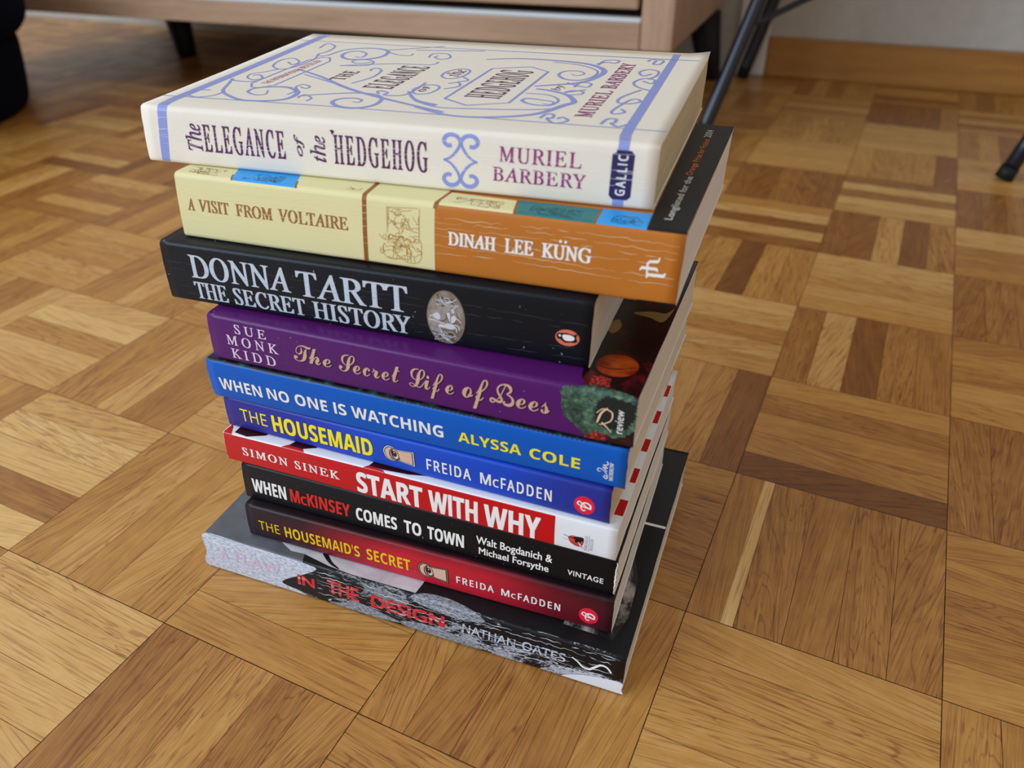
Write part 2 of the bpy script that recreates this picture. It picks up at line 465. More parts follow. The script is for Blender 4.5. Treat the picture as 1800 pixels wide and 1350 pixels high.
def build_floor():
    rnd = random.Random(11)
    bm = bmesh.new(); uvl = bm.loops.layers.uv.new('UVMap'); cl = bm.loops.layers.float_color.new('tone')
    def quad(pts, uvs, tone, mi, seed):
        f = bm.faces.new([bm.verts.new(p) for p in pts]); f.material_index = mi
        for lp, u in zip(f.loops, uvs):
            lp[uvl].uv = u; lp[cl] = (tone, seed, 0, 1)
    for i in range(-26, 16):
        for j in range(-13, 16):
            alongE2 = (i + j) % 2 != 0
            tones = TONE.get((i, j)) or [min(.9, max(.1, rnd.gauss(.48, .13))) for _ in range(5)]
            for k in range(5):
                e0 = 0.00022 if k == 0 else 0.00012; e1_ = 0.00022 if k == 4 else 0.00012
                a0 = k * GS / 5 + e0; a1 = (k + 1) * GS / 5 - e1_; b0 = 0.00022; b1 = GS - 0.00022
                A = (E1, E2) if alongE2 else (E2, E1)
                o = G0 + E1 * i * GS + E2 * j * GS
                pts = [o + A[0] * a + A[1] * b for a, b in ((a0, b0), (a1, b0), (a1, b1), (a0, b1))]
                ou, ov = rnd.uniform(0, 40), rnd.uniform(0, 40)
                sk = rnd.gauss(0, .16)
                uvs = [(ou + b, ov + a + sk * b) for a, b in ((a0, b0), (a1, b0), (a1, b1), (a0, b1))]
                if not alongE2: pts = pts[::-1]; uvs = uvs[::-1]
                if (i, j) == (-1, 0) and k == 0:          # a pale sapwood streak along one finger
                    c_ = 0.0176
                    mid = [o + A[0] * c_ + A[1] * b0, o + A[0] * c_ + A[1] * b1]
                    quad([mid[0], pts[1], pts[2], mid[1]], [(ou, ov), (ou, ov + .006), (ou + .12, ov + .006), (ou + .12, ov)], .82, 0, .1)
                    pts = [pts[0], mid[0], mid[1], pts[3]]
                quad(pts, uvs, .5 + (tones[k] - .5) * .82, 0, rnd.random())
    c = [G0 + E1 * a * GS + E2 * b * GS + Vector((0, 0, -0.0006)) for a, b in ((-26, -13), (16, -13), (16, 16), (-26, 16))]
    quad(c, [(0, 0)] * 4, 0, 1, 0)
    me = bpy.data.meshes.new('floor'); bm.to_mesh(me); bm.free()
    m = NT('oak_mosaic_parquet', 0.36, 0.5)
    at = m.n('ShaderNodeAttribute', attribute_name='tone')
    sep = m.n('ShaderNodeSeparateColor'); m.l(at.outputs['Color'], sep.inputs[0])
    tone, seed = sep.outputs[0], sep.outputs[1]
    uv = m.uv()
    grain = m.noise(m.mapping(uv, (9, 150, 1)), 1.0, 5, 0.65, 0.6)
    fine = m.noise(m.mapping(uv, (50, 900, 1)), 1.0, 3, 0.6)
    pores = m.noise(m.mapping(uv, (26, 900, 1), (3, 7, 0)), 1.0, 2, 0.5)
    cath = m.noise(m.mapping(uv, (5, 55, 1), (11, 2, 0)), 1.0, 3, 0.5, 1.6)
    rays = m.noise(m.mapping(uv, (60, 60, 1), (5, 3, 0)), 1.0, 3, 0.6, 1.0)
    t = m.math('ADD', tone, m.math('MULTIPLY', m.math('SUBTRACT', grain, 0.5), 0.34))
    t = m.math('ADD', t, m.math('MULTIPLY', m.math('SUBTRACT', fine, 0.5), 0.26))
    t = m.math('ADD', t, m.math('MULTIPLY', m.math('SUBTRACT', rays, 0.5), 0.16), True)
    col = m.ramp(t, (0.0, rgb(86, 46, 12)), (0.3, rgb(142, 88, 32)), (0.55, rgb(188, 135, 64)), (0.8, rgb(216, 173, 106)), (1.0, rgb(230, 196, 136)))
    pf = m.ramp(pores, (0.53, K0), (0.64, W1))
    cf = m.ramp(m.math('SINE', m.math('MULTIPLY', cath, 60)), (0.72, K0), (1.0, W1))
    sel = m.math('GREATER_THAN', seed, 0.45)
    dk = m.math('ADD', m.math('MULTIPLY', pf, 0.42), m.math('MULTIPLY', m.math('MULTIPLY', cf, sel), 0.42), True)
    col = m.mix(dk, col, m.mix(1.0, col, rgb(150, 98, 66), 'MULTIPLY'))
    m.base(col)
    m.b.inputs['Coat Weight'].default_value = 0.25; m.b.inputs['Coat Roughness'].default_value = 0.22
    smear = m.noise(m.obj(), 26, 4, 0.6)
    m.l(m.ramp(smear, (0.3, (0.30,) * 3 + (1,)), (0.75, (0.46,) * 3 + (1,))), m.b.inputs['Roughness'])
    m.bump(m.math('ADD', grain, m.math('MULTIPLY', pores, -0.6)), 0.10, 0.0004)
    g = ink('dark_joint', rgb(52, 32, 16), 0.9, 0.1)
    fl = link('floor', me, [m.m, g])
    tag(fl, 'oak mosaic parquet floor in a basket weave of five-finger squares', kind='structure')
build_floor()

# ------------------------------------------------------------------ wall, casing, skirting
WA = R(-24.3); WD = Vector((math.cos(WA), math.sin(WA), 0)); WN = Vector((-WD.y, WD.x, 0))   # WN points into the wall
WP = Vector((0.445, 1.419, 0))
def box_bm(bm, o, a, b, c, A, B, C, bev=0.0, seg=2):
    vs_ = []
    t = bmesh.new()
    for z in (0, c):
        for (p, q) in ((0, 0), (a, 0), (a, b), (0, b)): vs_.append(t.verts.new(o + A * p + B * q + C * z))
    for f in ((3, 2, 1, 0), (4, 5, 6, 7), (0, 1, 5, 4), (1, 2, 6, 5), (2, 3, 7, 6), (3, 0, 4, 7)): t.faces.new([vs_[k] for k in f])
    bmesh.ops.recalc_face_normals(t, faces=t.faces[:])
    if bev: bmesh.ops.bevel(t, geom=t.edges[:], offset=bev, segments=seg, profile=0.6, affect='EDGES')
    me = bpy.data.meshes.new('x'); t.to_mesh(me); t.free(); bm.from_mesh(me); bpy.data.meshes.remove(me)
def box(name, o, a, b, c, A, B, mat, parent=None, bev=0.0, C=Vector((0, 0, 1)), smooth=False):
    bm = bmesh.new(); box_bm(bm, o, a, b, c, A, B, C, bev)
    inv = Matrix.Translation(-parent.location) if parent is not None and parent.type == 'EMPTY' else Matrix()
    bm.transform(inv)
    me = bpy.data.meshes.new(name); bm.to_mesh(me); bm.free()
    return link(name, me, mat, parent)
def wood(name, c0, c1, along=(1, 0, 0), rough=0.42, fine=1.0):
    m = NT(name, rough)
    q = Vector(along).rotation_difference(Vector((1, 0, 0))).to_euler()
    v = m.mapping(m.obj(), (1, 1, 1), (0, 0, 0), tuple(q))
    g = m.noise(m.mapping(v, (4, 60 * fine, 60 * fine)), 1.0, 5, 0.62, 0.5)
    f = m.noise(m.mapping(v, (30, 500, 500)), 1.0, 2, 0.6)
    t = m.math('ADD', m.math('MULTIPLY', g, 0.75), m.math('MULTIPLY', f, 0.25))
    m.base(m.ramp(t, (0.32, c0), (0.68, c1)))
    m.bump(f, 0.06, 0.0004)
    return m.m
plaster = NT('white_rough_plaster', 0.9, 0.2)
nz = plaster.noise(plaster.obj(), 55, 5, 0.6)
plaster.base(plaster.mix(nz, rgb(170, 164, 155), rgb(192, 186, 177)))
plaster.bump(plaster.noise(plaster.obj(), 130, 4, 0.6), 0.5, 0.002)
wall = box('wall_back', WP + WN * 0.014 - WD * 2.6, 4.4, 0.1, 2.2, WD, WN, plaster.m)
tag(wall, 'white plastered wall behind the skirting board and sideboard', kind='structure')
skirt = wood('orange_brown_wood', rgb(142, 92, 34), rgb(176, 122, 52), WD, 0.5)
bs = box('baseboard_back', WP, 1.4, 0.014, 0.0615, WD, WN, skirt, bev=0.002)
tag(bs, 'orange brown wooden skirting board along the white wall', kind='structure')
white_paint = ink('white_painted_wood', rgb(222, 220, 216), 0.45, 0.03)
tr = box('trim_1', WP - WD * 0.052 - WN * 0.002, 0.051, 0.016, 2.1, WD, WN, white_paint, bev=0.002)
tag(tr, 'white painted upright casing where the skirting board ends', kind='structure')
for q, (u, z, rr) in enumerate(((0.215, 0.112, 0.0032), (0.262, 0.150, 0.0036), (0.29, 0.156, .002))):
    pass

# ------------------------------------------------------------------ sideboard
DA = R(-22.3); DD = Vector((math.cos(DA), math.sin(DA), 0)); DN = Vector((-DD.y, DD.x, 0))
DH = 0.112
DC = Vector((0.2090, 1.0545, 0))                   # front right lower corner on the floor plan
DL, DDEP = 1.34, 0.428
oak = wood('limed_oak', rgb(146, 116, 92), rgb(186, 154, 126), DD, 0.4)
oak_v = wood('limed_oak_upright', rgb(150, 120, 98), rgb(188, 156, 130), (0, 0, 1), 0.4)
black_in = ink('black_painted_inside', rgb(24, 22, 22), 0.8, 0.05)
black_leg = ink('black_painted_wood', rgb(14, 15, 20), 0.55, 0.05)
sb = empty('sideboard', DC - DD * DL * 0.5 + DN * DDEP * 0.5)
tag(sb, 'low pale oak sideboard with drawers and short black legs against the wall', 'sideboard')
Z = Vector((0, 0, 1))
ST = 0.042
P0 = DC - DD * DL + Z * DH
box('bottom_rail', P0 + DD * ST, DL - 2 * ST - 0.0006, DDEP, 0.033, DD, DN, oak, sb, bev=0.0018)
for nm, o in (('side_panel', DC - DD * ST + Z * DH), ('side_panel', P0)):
    box(nm, o, ST, DDEP, 0.42, DD, DN, oak_v, sb, bev=0.003)
box('back_panel', P0 + DN * (DDEP - 0.02) + DD * ST + Z * 0.041, DL - 2 * ST, 0.012, 0.36, DD, DN, black_in, sb)
box('top_panel', P0 + Z * 0.421, DL, DDEP, 0.02, DD, DN, oak, sb, bev=0.002)
box('pale_strip', P0 + DD * ST + Z * 0.0332, DL - 2 * ST - 0.0006, 0.014, 0.005, DD, DN, ink('pale_blue_grey', rgb(206, 212, 218), .35, .04), sb, bev=0.001)  # thin pale bluish strip along the top front of the bottom rail
nd = 2; wI = DL - 2 * ST
for k in range(nd):
    a = ST + 0.006 + k * wI / nd
    dr = box('drawer', P0 + DD * a + DN * 0.006 + Z * 0.047, wI / nd - 0.012, 0.020, 0.178, DD, DN, oak, sb, bev=0.0035)
    dr2 = box('drawer', P0 + DD * a + DN * 0.006 + Z * 0.233, wI / nd - 0.012, 0.020, 0.178, DD, DN, oak, sb, bev=0.0035)
box('divider', P0 + DN * 0.05 + DD * (DL / 2 - 0.01) + Z * 0.041, 0.02, DDEP - 0.08, 0.37, DD, DN, black_in, sb)
def tapered_leg(name, foot, top, r0, r1, parent, mat, n=14):
    foot, top = Vector(foot), Vector(top)
    bm = bmesh.new()
    rings = []
    for P_, r_ in ((foot, r0), (foot + (top - foot) * 0.03, r0 * 1.04), (top, r1)):
        rings.append([bm.verts.new(P_ - parent.location + Vector((math.cos(2 * math.pi * k / n) * r_, math.sin(2 * math.pi * k / n) * r_, 0))) for k in range(n)])
    for A, B in zip(rings, rings[1:]):
        for k in range(n): f = bm.faces.new((A[k], A[(k + 1) % n], B[(k + 1) % n], B[k])); f.smooth = True
    bm.faces.new(rings[0][::-1]); bm.faces.new(rings[-1])
    me = bpy.data.meshes.new(name); bm.to_mesh(me); bm.free()
    return link(name, me, mat, parent)
for ft, tp in (((-0.618, 1.690), (-0.655, 1.690)), ((0.338, 1.383), (0.296, 1.352))):
    pass
lg = [(-0.640, 1.672, -0.641, 1.662), (0.348, 1.405, 0.318, 1.372), (0.175, 1.115, 0.145, 1.135), (-0.985, 1.60, -0.95, 1.61)]
for a, b, c, d in lg:
    tapered_leg('leg', (a, b, 0), (c, d, DH), 0.018, 0.028, sb, black_leg)

# ------------------------------------------------------------------ tubular metal chair
steel = NT('blue_black_lacquered_steel', 0.3, 0.5)
steel.base(steel.mix(steel.noise(steel.obj(), 80, 3), rgb(8, 14, 24), rgb(18, 28, 44)))
def tube(name, pts, r, parent, mat, n=14, cap=True):
    bm = bmesh.new(); rings = []
    pts = [Vector(p) - parent.location for p in pts]
    for i, p in enumerate(pts):
        t = (pts[min(i + 1, len(pts) - 1)] - pts[max(i - 1, 0)]).normalized()
        a = t.cross(Vector((0.3, 0.5, 0.8))).normalized(); b = t.cross(a)
        rings.append([bm.verts.new(p + (a * math.cos(2 * math.pi * k / n) + b * math.sin(2 * math.pi * k / n)) * r) for k in range(n)])
    for A, B in zip(rings, rings[1:]):
        for k in range(n): f = bm.faces.new((A[k], B[k], B[(k + 1) % n], A[(k + 1) % n])); f.smooth = True
    bm.faces.new(rings[0]); bm.faces.new(rings[-1][::-1])
    bmesh.ops.recalc_face_normals(bm, faces=bm.faces[:])
    me = bpy.data.meshes.new(name); bm.to_mesh(me); bm.free()
    return link(name, me, mat, parent)
ch = empty('chair', (0.66, 1.08, 0))
tag(ch, 'black tubular metal chair with splayed legs standing before the skirting board', 'chair')
def extend(a, b, z): a, b = Vector(a), Vector(b); return a + (b - a) * ((z - a.z) / (b.z - a.z))
SEAT = 0.44
legs = [((0.2628, 1.0696, 0.001), (0.324, 1.1025, 0.165)), ((0.4041, 1.4060, 0.001), (0.4372, 1.4035, 0.12)), ((0.5797, 0.8881, 0.001), (0.592, 0.8885, 0.035)), ((0.98, 1.12, 0.001), (0.955, 1.12, 0.12))]
tops = []
for k, (a, b) in enumerate(legs):
    tp = (extend(a, b, SEAT), Vector((0.50, 1.345, SEAT)), Vector((0.72, 0.93, SEAT)), Vector((0.92, 1.10, SEAT)))[k]
    a2 = extend(a, b, 0.0085)
    pts = [a2, extend(a, b, 0.02), extend(a, b, 0.16), tp] if k != 2 else [a2, extend(a, b, 0.04), extend(a, b, 0.08), tp]
    lo = tube('leg', pts, 0.0092 if k != 1 else 0.0105, ch, steel.m)
    tops.append(tp)
    c = Vector(a2); c2 = extend(a, b, 0.0005)
    sh = tube('rubber_foot', [c2 + (c - c2) * 0.12, c + (c - c2) * 0.8], 0.0104, ch, black_leg)
    sh.parent = lo
s0 = extend(*legs[0], 0.139); s1 = Vector((0.393, 1.1309, 0.16))
dirv = (s1 - s0)
tube('stretcher', [s0, s0 + dirv * 0.22 + Vector((0, 0, -0.004)), s1 , s0 + dirv * 3.2, s0 + dirv * 4.6 + Vector((0, 0, 0.02))], 0.0042, ch, steel.m)
bm = bmesh.new()
ctr = (tops[0] + tops[1] + tops[2] + tops[3]) / 4
a = tops[2] - tops[0]; b = tops[1] - tops[0]
ring = smooth_pts([tuple(t) for t in (tops[0], tops[2], tops[3], tops[1])], 8, True)
lo_ = [bm.verts.new(Vector(q) - ch.location + Vector((0, 0, 0.0))) for q in ring]
hi_ = [bm.verts.new(Vector(q) - ch.location + Vector((0, 0, 0.035))) for q in ring]
bm.faces.new(hi_); bm.faces.new(lo_[::-1])
for k in range(len(ring)): bm.faces.new((lo_[k], lo_[(k + 1) % len(ring)], hi_[(k + 1) % len(ring)], hi_[k]))
bmesh.ops.recalc_face_normals(bm, faces=bm.faces[:])
bmesh.ops.bevel(bm, geom=[e for e in bm.edges if len(e.link_faces) == 2 and abs(e.link_faces[0].normal.z - e.link_faces[1].normal.z) > .5], offset=0.008, segments=2, affect='EDGES')
me = bpy.data.meshes.new('seat'); bm.to_mesh(me); bm.free()
link('seat', me, black_leg, ch)

# ------------------------------------------------------------------ navy pouf at the left edge
navy = NT('navy_fabric', 0.95, 0.08)
wv = navy.noise(navy.obj(), 500, 2)
navy.base(navy.mix(wv, rgb(5, 10, 26), rgb(11, 18, 38)))
navy.bump(wv, 0.4, 0.001)
pf = empty('pouf', (-1.0, 1.215, 0))
tag(pf, 'dark navy fabric pouf with a rounded cushion at the left edge', 'pouf')
def lathe(name, prof, parent, mat, n=72):
    bm = bmesh.new(); rings = []
    for r_, z in prof: rings.append([bm.verts.new((r_ * math.cos(2 * math.pi * k / n), r_ * math.sin(2 * math.pi * k / n), z)) for k in range(n)])
    for A, B in zip(rings, rings[1:]):
        for k in range(n): f = bm.faces.new((A[k], A[(k + 1) % n], B[(k + 1) % n], B[k])); f.smooth = True
    bm.faces.new(rings[0][::-1]); bm.faces.new(rings[-1])
    me = bpy.data.meshes.new(name); bm.to_mesh(me); bm.free()
    return link(name, me, mat, parent)
lathe('base', smooth_pts([(0.236, 0.0005), (0.246, 0.008), (0.252, 0.035), (0.257, 0.075), (0.258, 0.098), (0.252, 0.104)], 5), pf, navy.m)
lathe('cushion', smooth_pts([(0.252, 0.105), (0.268, 0.112), (0.281, 0.130), (0.284, 0.155), (0.277, 0.185), (0.255, 0.225), (0.2, 0.25), (0.1, 0.262)], 5), pf, navy.m)


# ------------------------------------------------------------------ ink colours
white_ink = ink('white_print', rgb(240, 240, 238), 0.4, 0.03)
silver_ink = ink('silver_blue_print', rgb(196, 208, 222), 0.35, 0.05)
yellow_ink = ink('yellow_print', rgb(250, 232, 20), 0.4, 0.03)
mustard_ink = ink('mustard_print', rgb(236, 196, 24), 0.4, 0.04)
red_ink = ink('red_print', rgb(214, 42, 36), 0.4, 0.04)
black_ink = ink('black_print', rgb(16, 16, 20), 0.4, 0.05)
pink_ink = ink('pink_red_print', rgb(226, 34, 62), 0.4, 0.04)

def mirror(lines, c): 
    return [([(s, 2 * c - v) for s, v in (l[0] if isinstance(l, tuple) else l)], l[1]) if isinstance(l, tuple) else [(s, 2 * c - v) for s, v in l] for l in lines]

# ================================================================== lowest: large scuffed black and white paperback
b = Book('book', 'large scuffed black and white paperback with red lettering, lowest of the stack on the floor', D['flaw'], 156, r=1.3, bulge=0.5)
m = NT('scuffed_black_and_white_cover', 0.36, 0.25)
uv = m.uv()
sx = m.n('ShaderNodeSeparateXYZ'); m.l(uv, sx.inputs[0]); U_, V_ = sx.outputs[0], sx.outputs[1]
speck = m.noise(m.mapping(uv, (520, 1000, 1)), 1.0, 5, 0.7)
streak = m.noise(m.mapping(uv, (40, 520, 1)), 1.0, 4, 0.65, 0.6)
blot = m.noise(m.mapping(uv, (34, 70, 1), (3.3, 1.2, 0)), 1.0, 4, 0.6, 0.5)
grey = m.mix(m.ramp(speck, (0.35, K0), (0.66, W1)), rgb(126, 130, 142), rgb(222, 228, 242))
m1 = m.math('MULTIPLY', m.ramp(m.math('ADD', m.math('MULTIPLY', blot, 0.75), m.math('MULTIPLY', speck, 0.25)), (0.545, K0), (0.575, W1)), 0.9)
m2 = m.ramp(streak, (0.62, K0), (0.66, W1))
inspine = m.math('MULTIPLY', m.math('LESS_THAN', V_, 0.0245), m.math('GREATER_THAN', V_, -0.001))
right = m.math('MULTIPLY', m.ramp(U_, (0.07, (.25,) * 3 + (1,)), (0.20, W1)), inspine)
scuff = m.math('MULTIPLY', m.math('MAXIMUM', m1, m2), right, True)
blk = m.mix(speck, rgb(10, 10, 12), rgb(26, 26, 30))
m.base(m.mix(scuff, blk, grey))
m.bump(speck, 0.2, 0.0004)
b.build(m.m, paper_cream, card_edge, edge_jit=0.12)
def scuffmat(name, c0, c1, c2, sx_=300, sy_=500, lo=0.4, hi=0.62):
    k = NT(name, 0.42); u = k.uv()
    a = k.noise(k.mapping(u, (sx_, sy_, 1)), 1.0, 5, 0.7)
    st = k.noise(k.mapping(u, (30, 420, 1)), 1.0, 3, 0.6)
    c = k.mix(k.ramp(a, (lo, K0), (hi, W1)), c0, c1)
    k.base(k.mix(k.ramp(st, (0.62, K0), (0.7, W1)), c, c2)); k.bump(a, 0.25, 0.0004)
    return k.m
scuff_pale = scuffmat('rubbed_pale_grey', rgb(150, 156, 170), rgb(212, 218, 232), rgb(230, 234, 244), 420, 1000, .36, .6)
scuff_grey = scuffmat('rubbed_grey', rgb(88, 92, 100), rgb(168, 174, 188), rgb(206, 212, 222), 460, 900)
T = b.T
gp = NT('grey_gradient_print', 0.3); u = gp.n('ShaderNodeSeparateXYZ'); gp.l(gp.uv(), u.inputs[0])
gp.base(gp.mix(gp.noise(gp.mapping(gp.uv(), (60, 60, 1)), 1.0, 4, .6), rgb(62, 64, 70), rgb(112, 114, 122)))
b.patch('cover_art', [(0, T - .6), (62, T - .6), (58, T + 10), (48, T + 40), (0, T + 40)], gp.m, 1, 'grey area on the front cover')
shirt = NT('photograph_of_white_cloth', 0.35)
shirt.base(shirt.mix(shirt.noise(shirt.mapping(shirt.uv(), (40, 90, 1)), 1.0, 3, .5, 1.5), rgb(150, 146, 154), rgb(224, 220, 226)))
b.patch('cover_art', [(44, T + 8), (52, T + 4.5), (60, T + 5.0), (76, T + 2.2), (90, T + 1.2), (126, T + 1.6), (127, T + 10), (125, T + 30), (44, T + 30)], shirt.m, 2, 'white cloth picture on the front cover')
b.strokes('cover_art', [(smooth_pts([(66, T + 14), (70, T + 9), (76, T + 4.5), (82, T + 2.2)]), [3, 2.2, .6])], black_ink, layer=3)
b.patch('spine_art', smooth_pts([(-.0, 0.6), (0.0, 12), (0, T - .4), (30, T - .3), (62, T - .6), (70, T - 2.2), (60, 14), (50, 7), (55, 4), (62, 0.6), (30, 0.3)], 5, True), scuff_pale, 1, 'rubbed pale grey end of the spine')
b.patch('spine_art', smooth_pts([(48, 5.5), (60, 14), (72, T - 5), (86, T - 3.5), (98, T - 4.5), (92, 10), (84, 4), (74, 1.8), (60, 3)], 5, True), black_ink, 2)
b.patch('spine_art', [smooth_pts([(76, 3), (90, 8), (110, 5), (118, 2.4), (100, 0.4), (84, 0.6)], 5, True), smooth_pts([(118, 3.6), (132, 7), (150, 6), (166, 2.5), (150, 0.5), (126, 0.5)], 5, True), smooth_pts([(124, T - 2), (130, T + 2.8), (142, T + 4), (156, T + 1.5), (164, T - 3.2), (150, T - 6), (134, T - 5)], 5, True)], scuff_grey, 2)
b.patch('spine_art', smooth_pts([(204, 0.4), (210, 4.5), (220, 7.4), (232, 8.5), (232.7, 4), (232.5, 0.5), (218, 0.2)], 5, True), ink('torn_white_card', rgb(226, 228, 236), .7, .06), 4, 'white torn corner of the spine')
redfade = NT('worn_red_print', 0.45)
rf = redfade.noise(redfade.mapping(redfade.uv(), (120, 520, 1)), 1.0, 4, .65)
redfade.base(redfade.mix(redfade.ramp(rf, (.54, K0), (.66, W1)), rgb(206, 36, 44), rgb(214, 168, 178)))
redpale = ink('almost_rubbed_off_red_print', rgb(206, 184, 204), .5, .08)
b.text('title_lettering', ['A', 'FLAW'], 'sans', [(9.7, 9.6, 14.5, 16.2), (19, 9.4, 48, 16.8)], redpale, layer=3, heavy=(.4, .3), label='almost rubbed off first words of the title')
b.text('title_lettering', ['IN', 'THE', 'DESIGN'], 'sans', [(58.3, 8.1, 68.7, 14.6), (76.4, 8.2, 95, 17.2), (101.9, 8, 142.9, 16.3)], redfade.m, layer=5, heavy=(.75, .5))
nath = NT('worn_white_print', 0.45); nf = nath.noise(nath.mapping(nath.uv(), (160, 600, 1)), 1.0, 4, .65)
nath.base(nath.mix(nath.ramp(nf, (.5, K0), (.62, W1)), rgb(196, 204, 216), rgb(88, 92, 104)))
b.text('author_lettering', ['NATHAN', 'OATES'], 'plain', [(152.5, 10, 180, 15.4), (183.5, 10.6, 205, 16)], nath.m, layer=4, heavy=(.2,.15))
b.strokes('publisher_mark', [(smooth_pts([(208, 15.4), (211, 13.6), (213.5, 11.4), (216.5, 11), (219, 13.2), (221.6, 15.6), (224.6, 15.4), (227, 12.8)]), [.6, 1.3, .8])], white_ink, layer=4)
b.creases((6.5, 9.5, 12.5, 14.5, 18, 20.5), ink('crease_white', rgb(226, 230, 238), .7, .05), width=0.34, seed=3, amp=1.0, keep=.86, s0=70, s1=228)
smear = NT('grey_smeared_picture', .35); sn = smear.noise(smear.mapping(smear.uv(), (50, 26, 1)), 1.0, 5, .65, 1.2)
smear.base(smear.mix(smear.ramp(sn, (.45, K0), (.62, W1)), rgb(24, 24, 26), rgb(168, 160, 156)))
b.patch('cover_art', [(200, T + 9), (224, T + 8), (228, T + 22), (227, T + 48), (219, T + 70), (200, T + 72)], smear.m, 1)
dgrey = cover_plain('dark_grey_print', rgb(44, 46, 48), .35, .15)
b.patch('cover_art', [(196, T + 89.5), (232.4, T + 89.5), (232.4, T + 154), (196, T + 154)], dgrey, 1)
b.patch('cover_art', [(196, T + 87.2), (232.5, T + 87.2), (232.5, T + 89), (196, T + 89)], white_ink, 2, 'white line across the front cover')

# ================================================================== keyhole with an eye
brass = ink('brass_print', rgb(150, 122, 84), .4, .12)
dark_brass = ink('dark_outline_print', rgb(40, 24, 20), .4, .05)
skin_ink = NT('photograph_of_skin', .4); skin_ink.base(skin_ink.mix(skin_ink.noise(skin_ink.mapping(skin_ink.uv(), (150, 260, 1)), 1, 2), rgb(206, 160, 138), rgb(232, 200, 184)))
def keyhole(b, x0, y0, sx=1.0, sy=1.0, rim=None):
    """printed keyhole lying on its side, round end first, with an eye behind it"""
    F = lambda pts, g=0.0: [(x0 + (p + (8 - p) * g) * sx, y0 + (q + (.9 - q) * g * 1.5) * sy) for p, q in pts]
    out = smooth_pts([(.2, 1.2), (.7, 3.1), (2.5, 4.8), (4.7, 4.9), (6.4, 4.0), (7.4, 3.7)], 5) + [(10.8, 4.0), (16.0, 4.5), (16.2, -3.6), (10.4, -2.9)] + smooth_pts([(7.2, -2.3), (6.4, -2.5), (5.2, -3.2), (2.9, -3.0), (1.1, -1.6), (.2, 1.2)], 5)[:-1]
    k = b.patch('keyhole', F(out, -.07), dark_brass, 2, 'printed keyhole with an eye looking through')
    b.patch('plate', F(out, -.02), rim or brass, 3, parent=k)
    b.patch('recess', F(out, .05), dark_brass, 4, parent=k)
    b.patch('skin', F(out[3:], .10), skin_ink.m, 5, parent=k)
    b.patch('eyelid', F(smooth_pts([(4.4, 4.2), (3.8, 2.2), (4.3, .2), (5.2, -2.4), (8.6, -2.2), (8.5, 0), (7.9, 2.6), (6.2, 3.9)], 4, True), .04), ink('shaded_lid_print', rgb(112, 70, 66), .4, .12), 6, parent=k)
    b.patch('eye', F(smooth_pts([(5.0, 3.4), (6.6, 3.3), (7.7, 1.8), (8.0, -.4), (7.0, -1.6), (5.8, -1.2), (5.0, 1)], 4, True)), ink('eye_white_print', rgb(220, 206, 202), .3, .05), 7, parent=k)
    b.patch('iris', [(x0 + p * sx, y0 + q * sy) for p, q in ellipse(6.1, 1.2, 1.25, 1.75, 24, rot=12)], ink('brown_iris_print', rgb(52, 30, 30), .25, .1), 8, parent=k)
    b.patch('glint', [(x0 + p * sx, y0 + q * sy) for p, q in ellipse(6.0, 1.9, .32, .32, 10)], white_ink, 9, parent=k)
    b.strokes('lashes', [(F(smooth_pts([(3.7, 3.0), (3.5, .8), (4.2, -1.4), (5.0, -2.6)])), [.25, .5, .2]), (F(smooth_pts([(5.2, 3.7), (4.8, 1.4), (5.2, -.6)])), [.3, .6, .3])], dark_brass, layer=9, parent=k)
def round_b(b, cx, cy, rx, ry):
    d = b.patch('publisher_mark', ellipse(cx, cy, rx, ry, 36), pink_ink, 2, 'round pink publisher mark')
    L_ = [(smooth_pts([(2.9, -1.3), (1.1, -1.0), (-.9, -.7), (-2.7, 0), (-3.1, .7), (-2.5, 1.7), (-1.6, 1.5), (-1.1, .5), (-1.4, -1.2), (-1.0, -2.5), (-.1, -2.9), (.5, -2.4)], 6), .62),
          (smooth_pts([(-1.0, .6), (-.5, 1.3), (.8, 1.7), (2.0, 1.3), (2.8, .5), (2.8, -1.3)], 6), .8), (smooth_pts([(-.5, 1.2), (0, .2), (1.1, -.6), (2.8, -1.1)], 6), .7)]
    b.strokes('monogram', [([(cx + p, cy + q) for p, q in l], w) for l, w in L_], white_ink, layer=3, parent=d)

# ================================================================== second from below: red and black
b = Book('book', 'red and black paperback with yellow lettering and a keyhole eye, second from the floor', D['hsecret'], 129, r=1.6, bulge=0.5)
def board_cover(name, stops, rough=.36, dark=.5, topdark=None):
    m = NT(name, rough, 0.25); uv = m.uv()
    s = m.n('ShaderNodeSeparateXYZ'); m.l(uv, s.inputs[0])
    wob = m.noise(m.mapping(uv, (16, 30, 1)), 1.0, 3, .6)
    x = m.math('ADD', s.outputs[0], m.math('MULTIPLY', m.math('SUBTRACT', wob, .5), .03))
    col = m.ramp(m.math('MULTIPLY', x, 5.0), *stops)
    pl = m.noise(m.mapping(uv, (14, 420, 1)), 1.0, 4, .65, .4)
    lines = m.ramp(pl, (.60, K0), (.68, W1))
    col = m.mix(m.math('MULTIPLY', lines, dark), col, m.mix(1.0, col, (.25, .25, .3, 1), 'MULTIPLY'))
    if topdark:
        edge = m.ramp(m.math('ADD', s.outputs[1], m.math('MULTIPLY', m.math('SUBTRACT', wob, .5), .006)), (topdark[0], K0), (topdark[1], W1))
        col = m.mix(edge, col, topdark[2])
    m.base(col); m.bump(pl, .05, .0003)
    return m.m
rm = board_cover('red_boards_fading_to_black', ((0.0, rgb(30, 18, 28)), (.17, rgb(60, 20, 30)), (.30, rgb(150, 24, 40)), (.45, rgb(196, 34, 52)), (.66, rgb(188, 32, 50)), (.84, rgb(110, 20, 34)), (1.0, rgb(50, 18, 30))), topdark=(.0175, .023, rgb(26, 14, 20)))
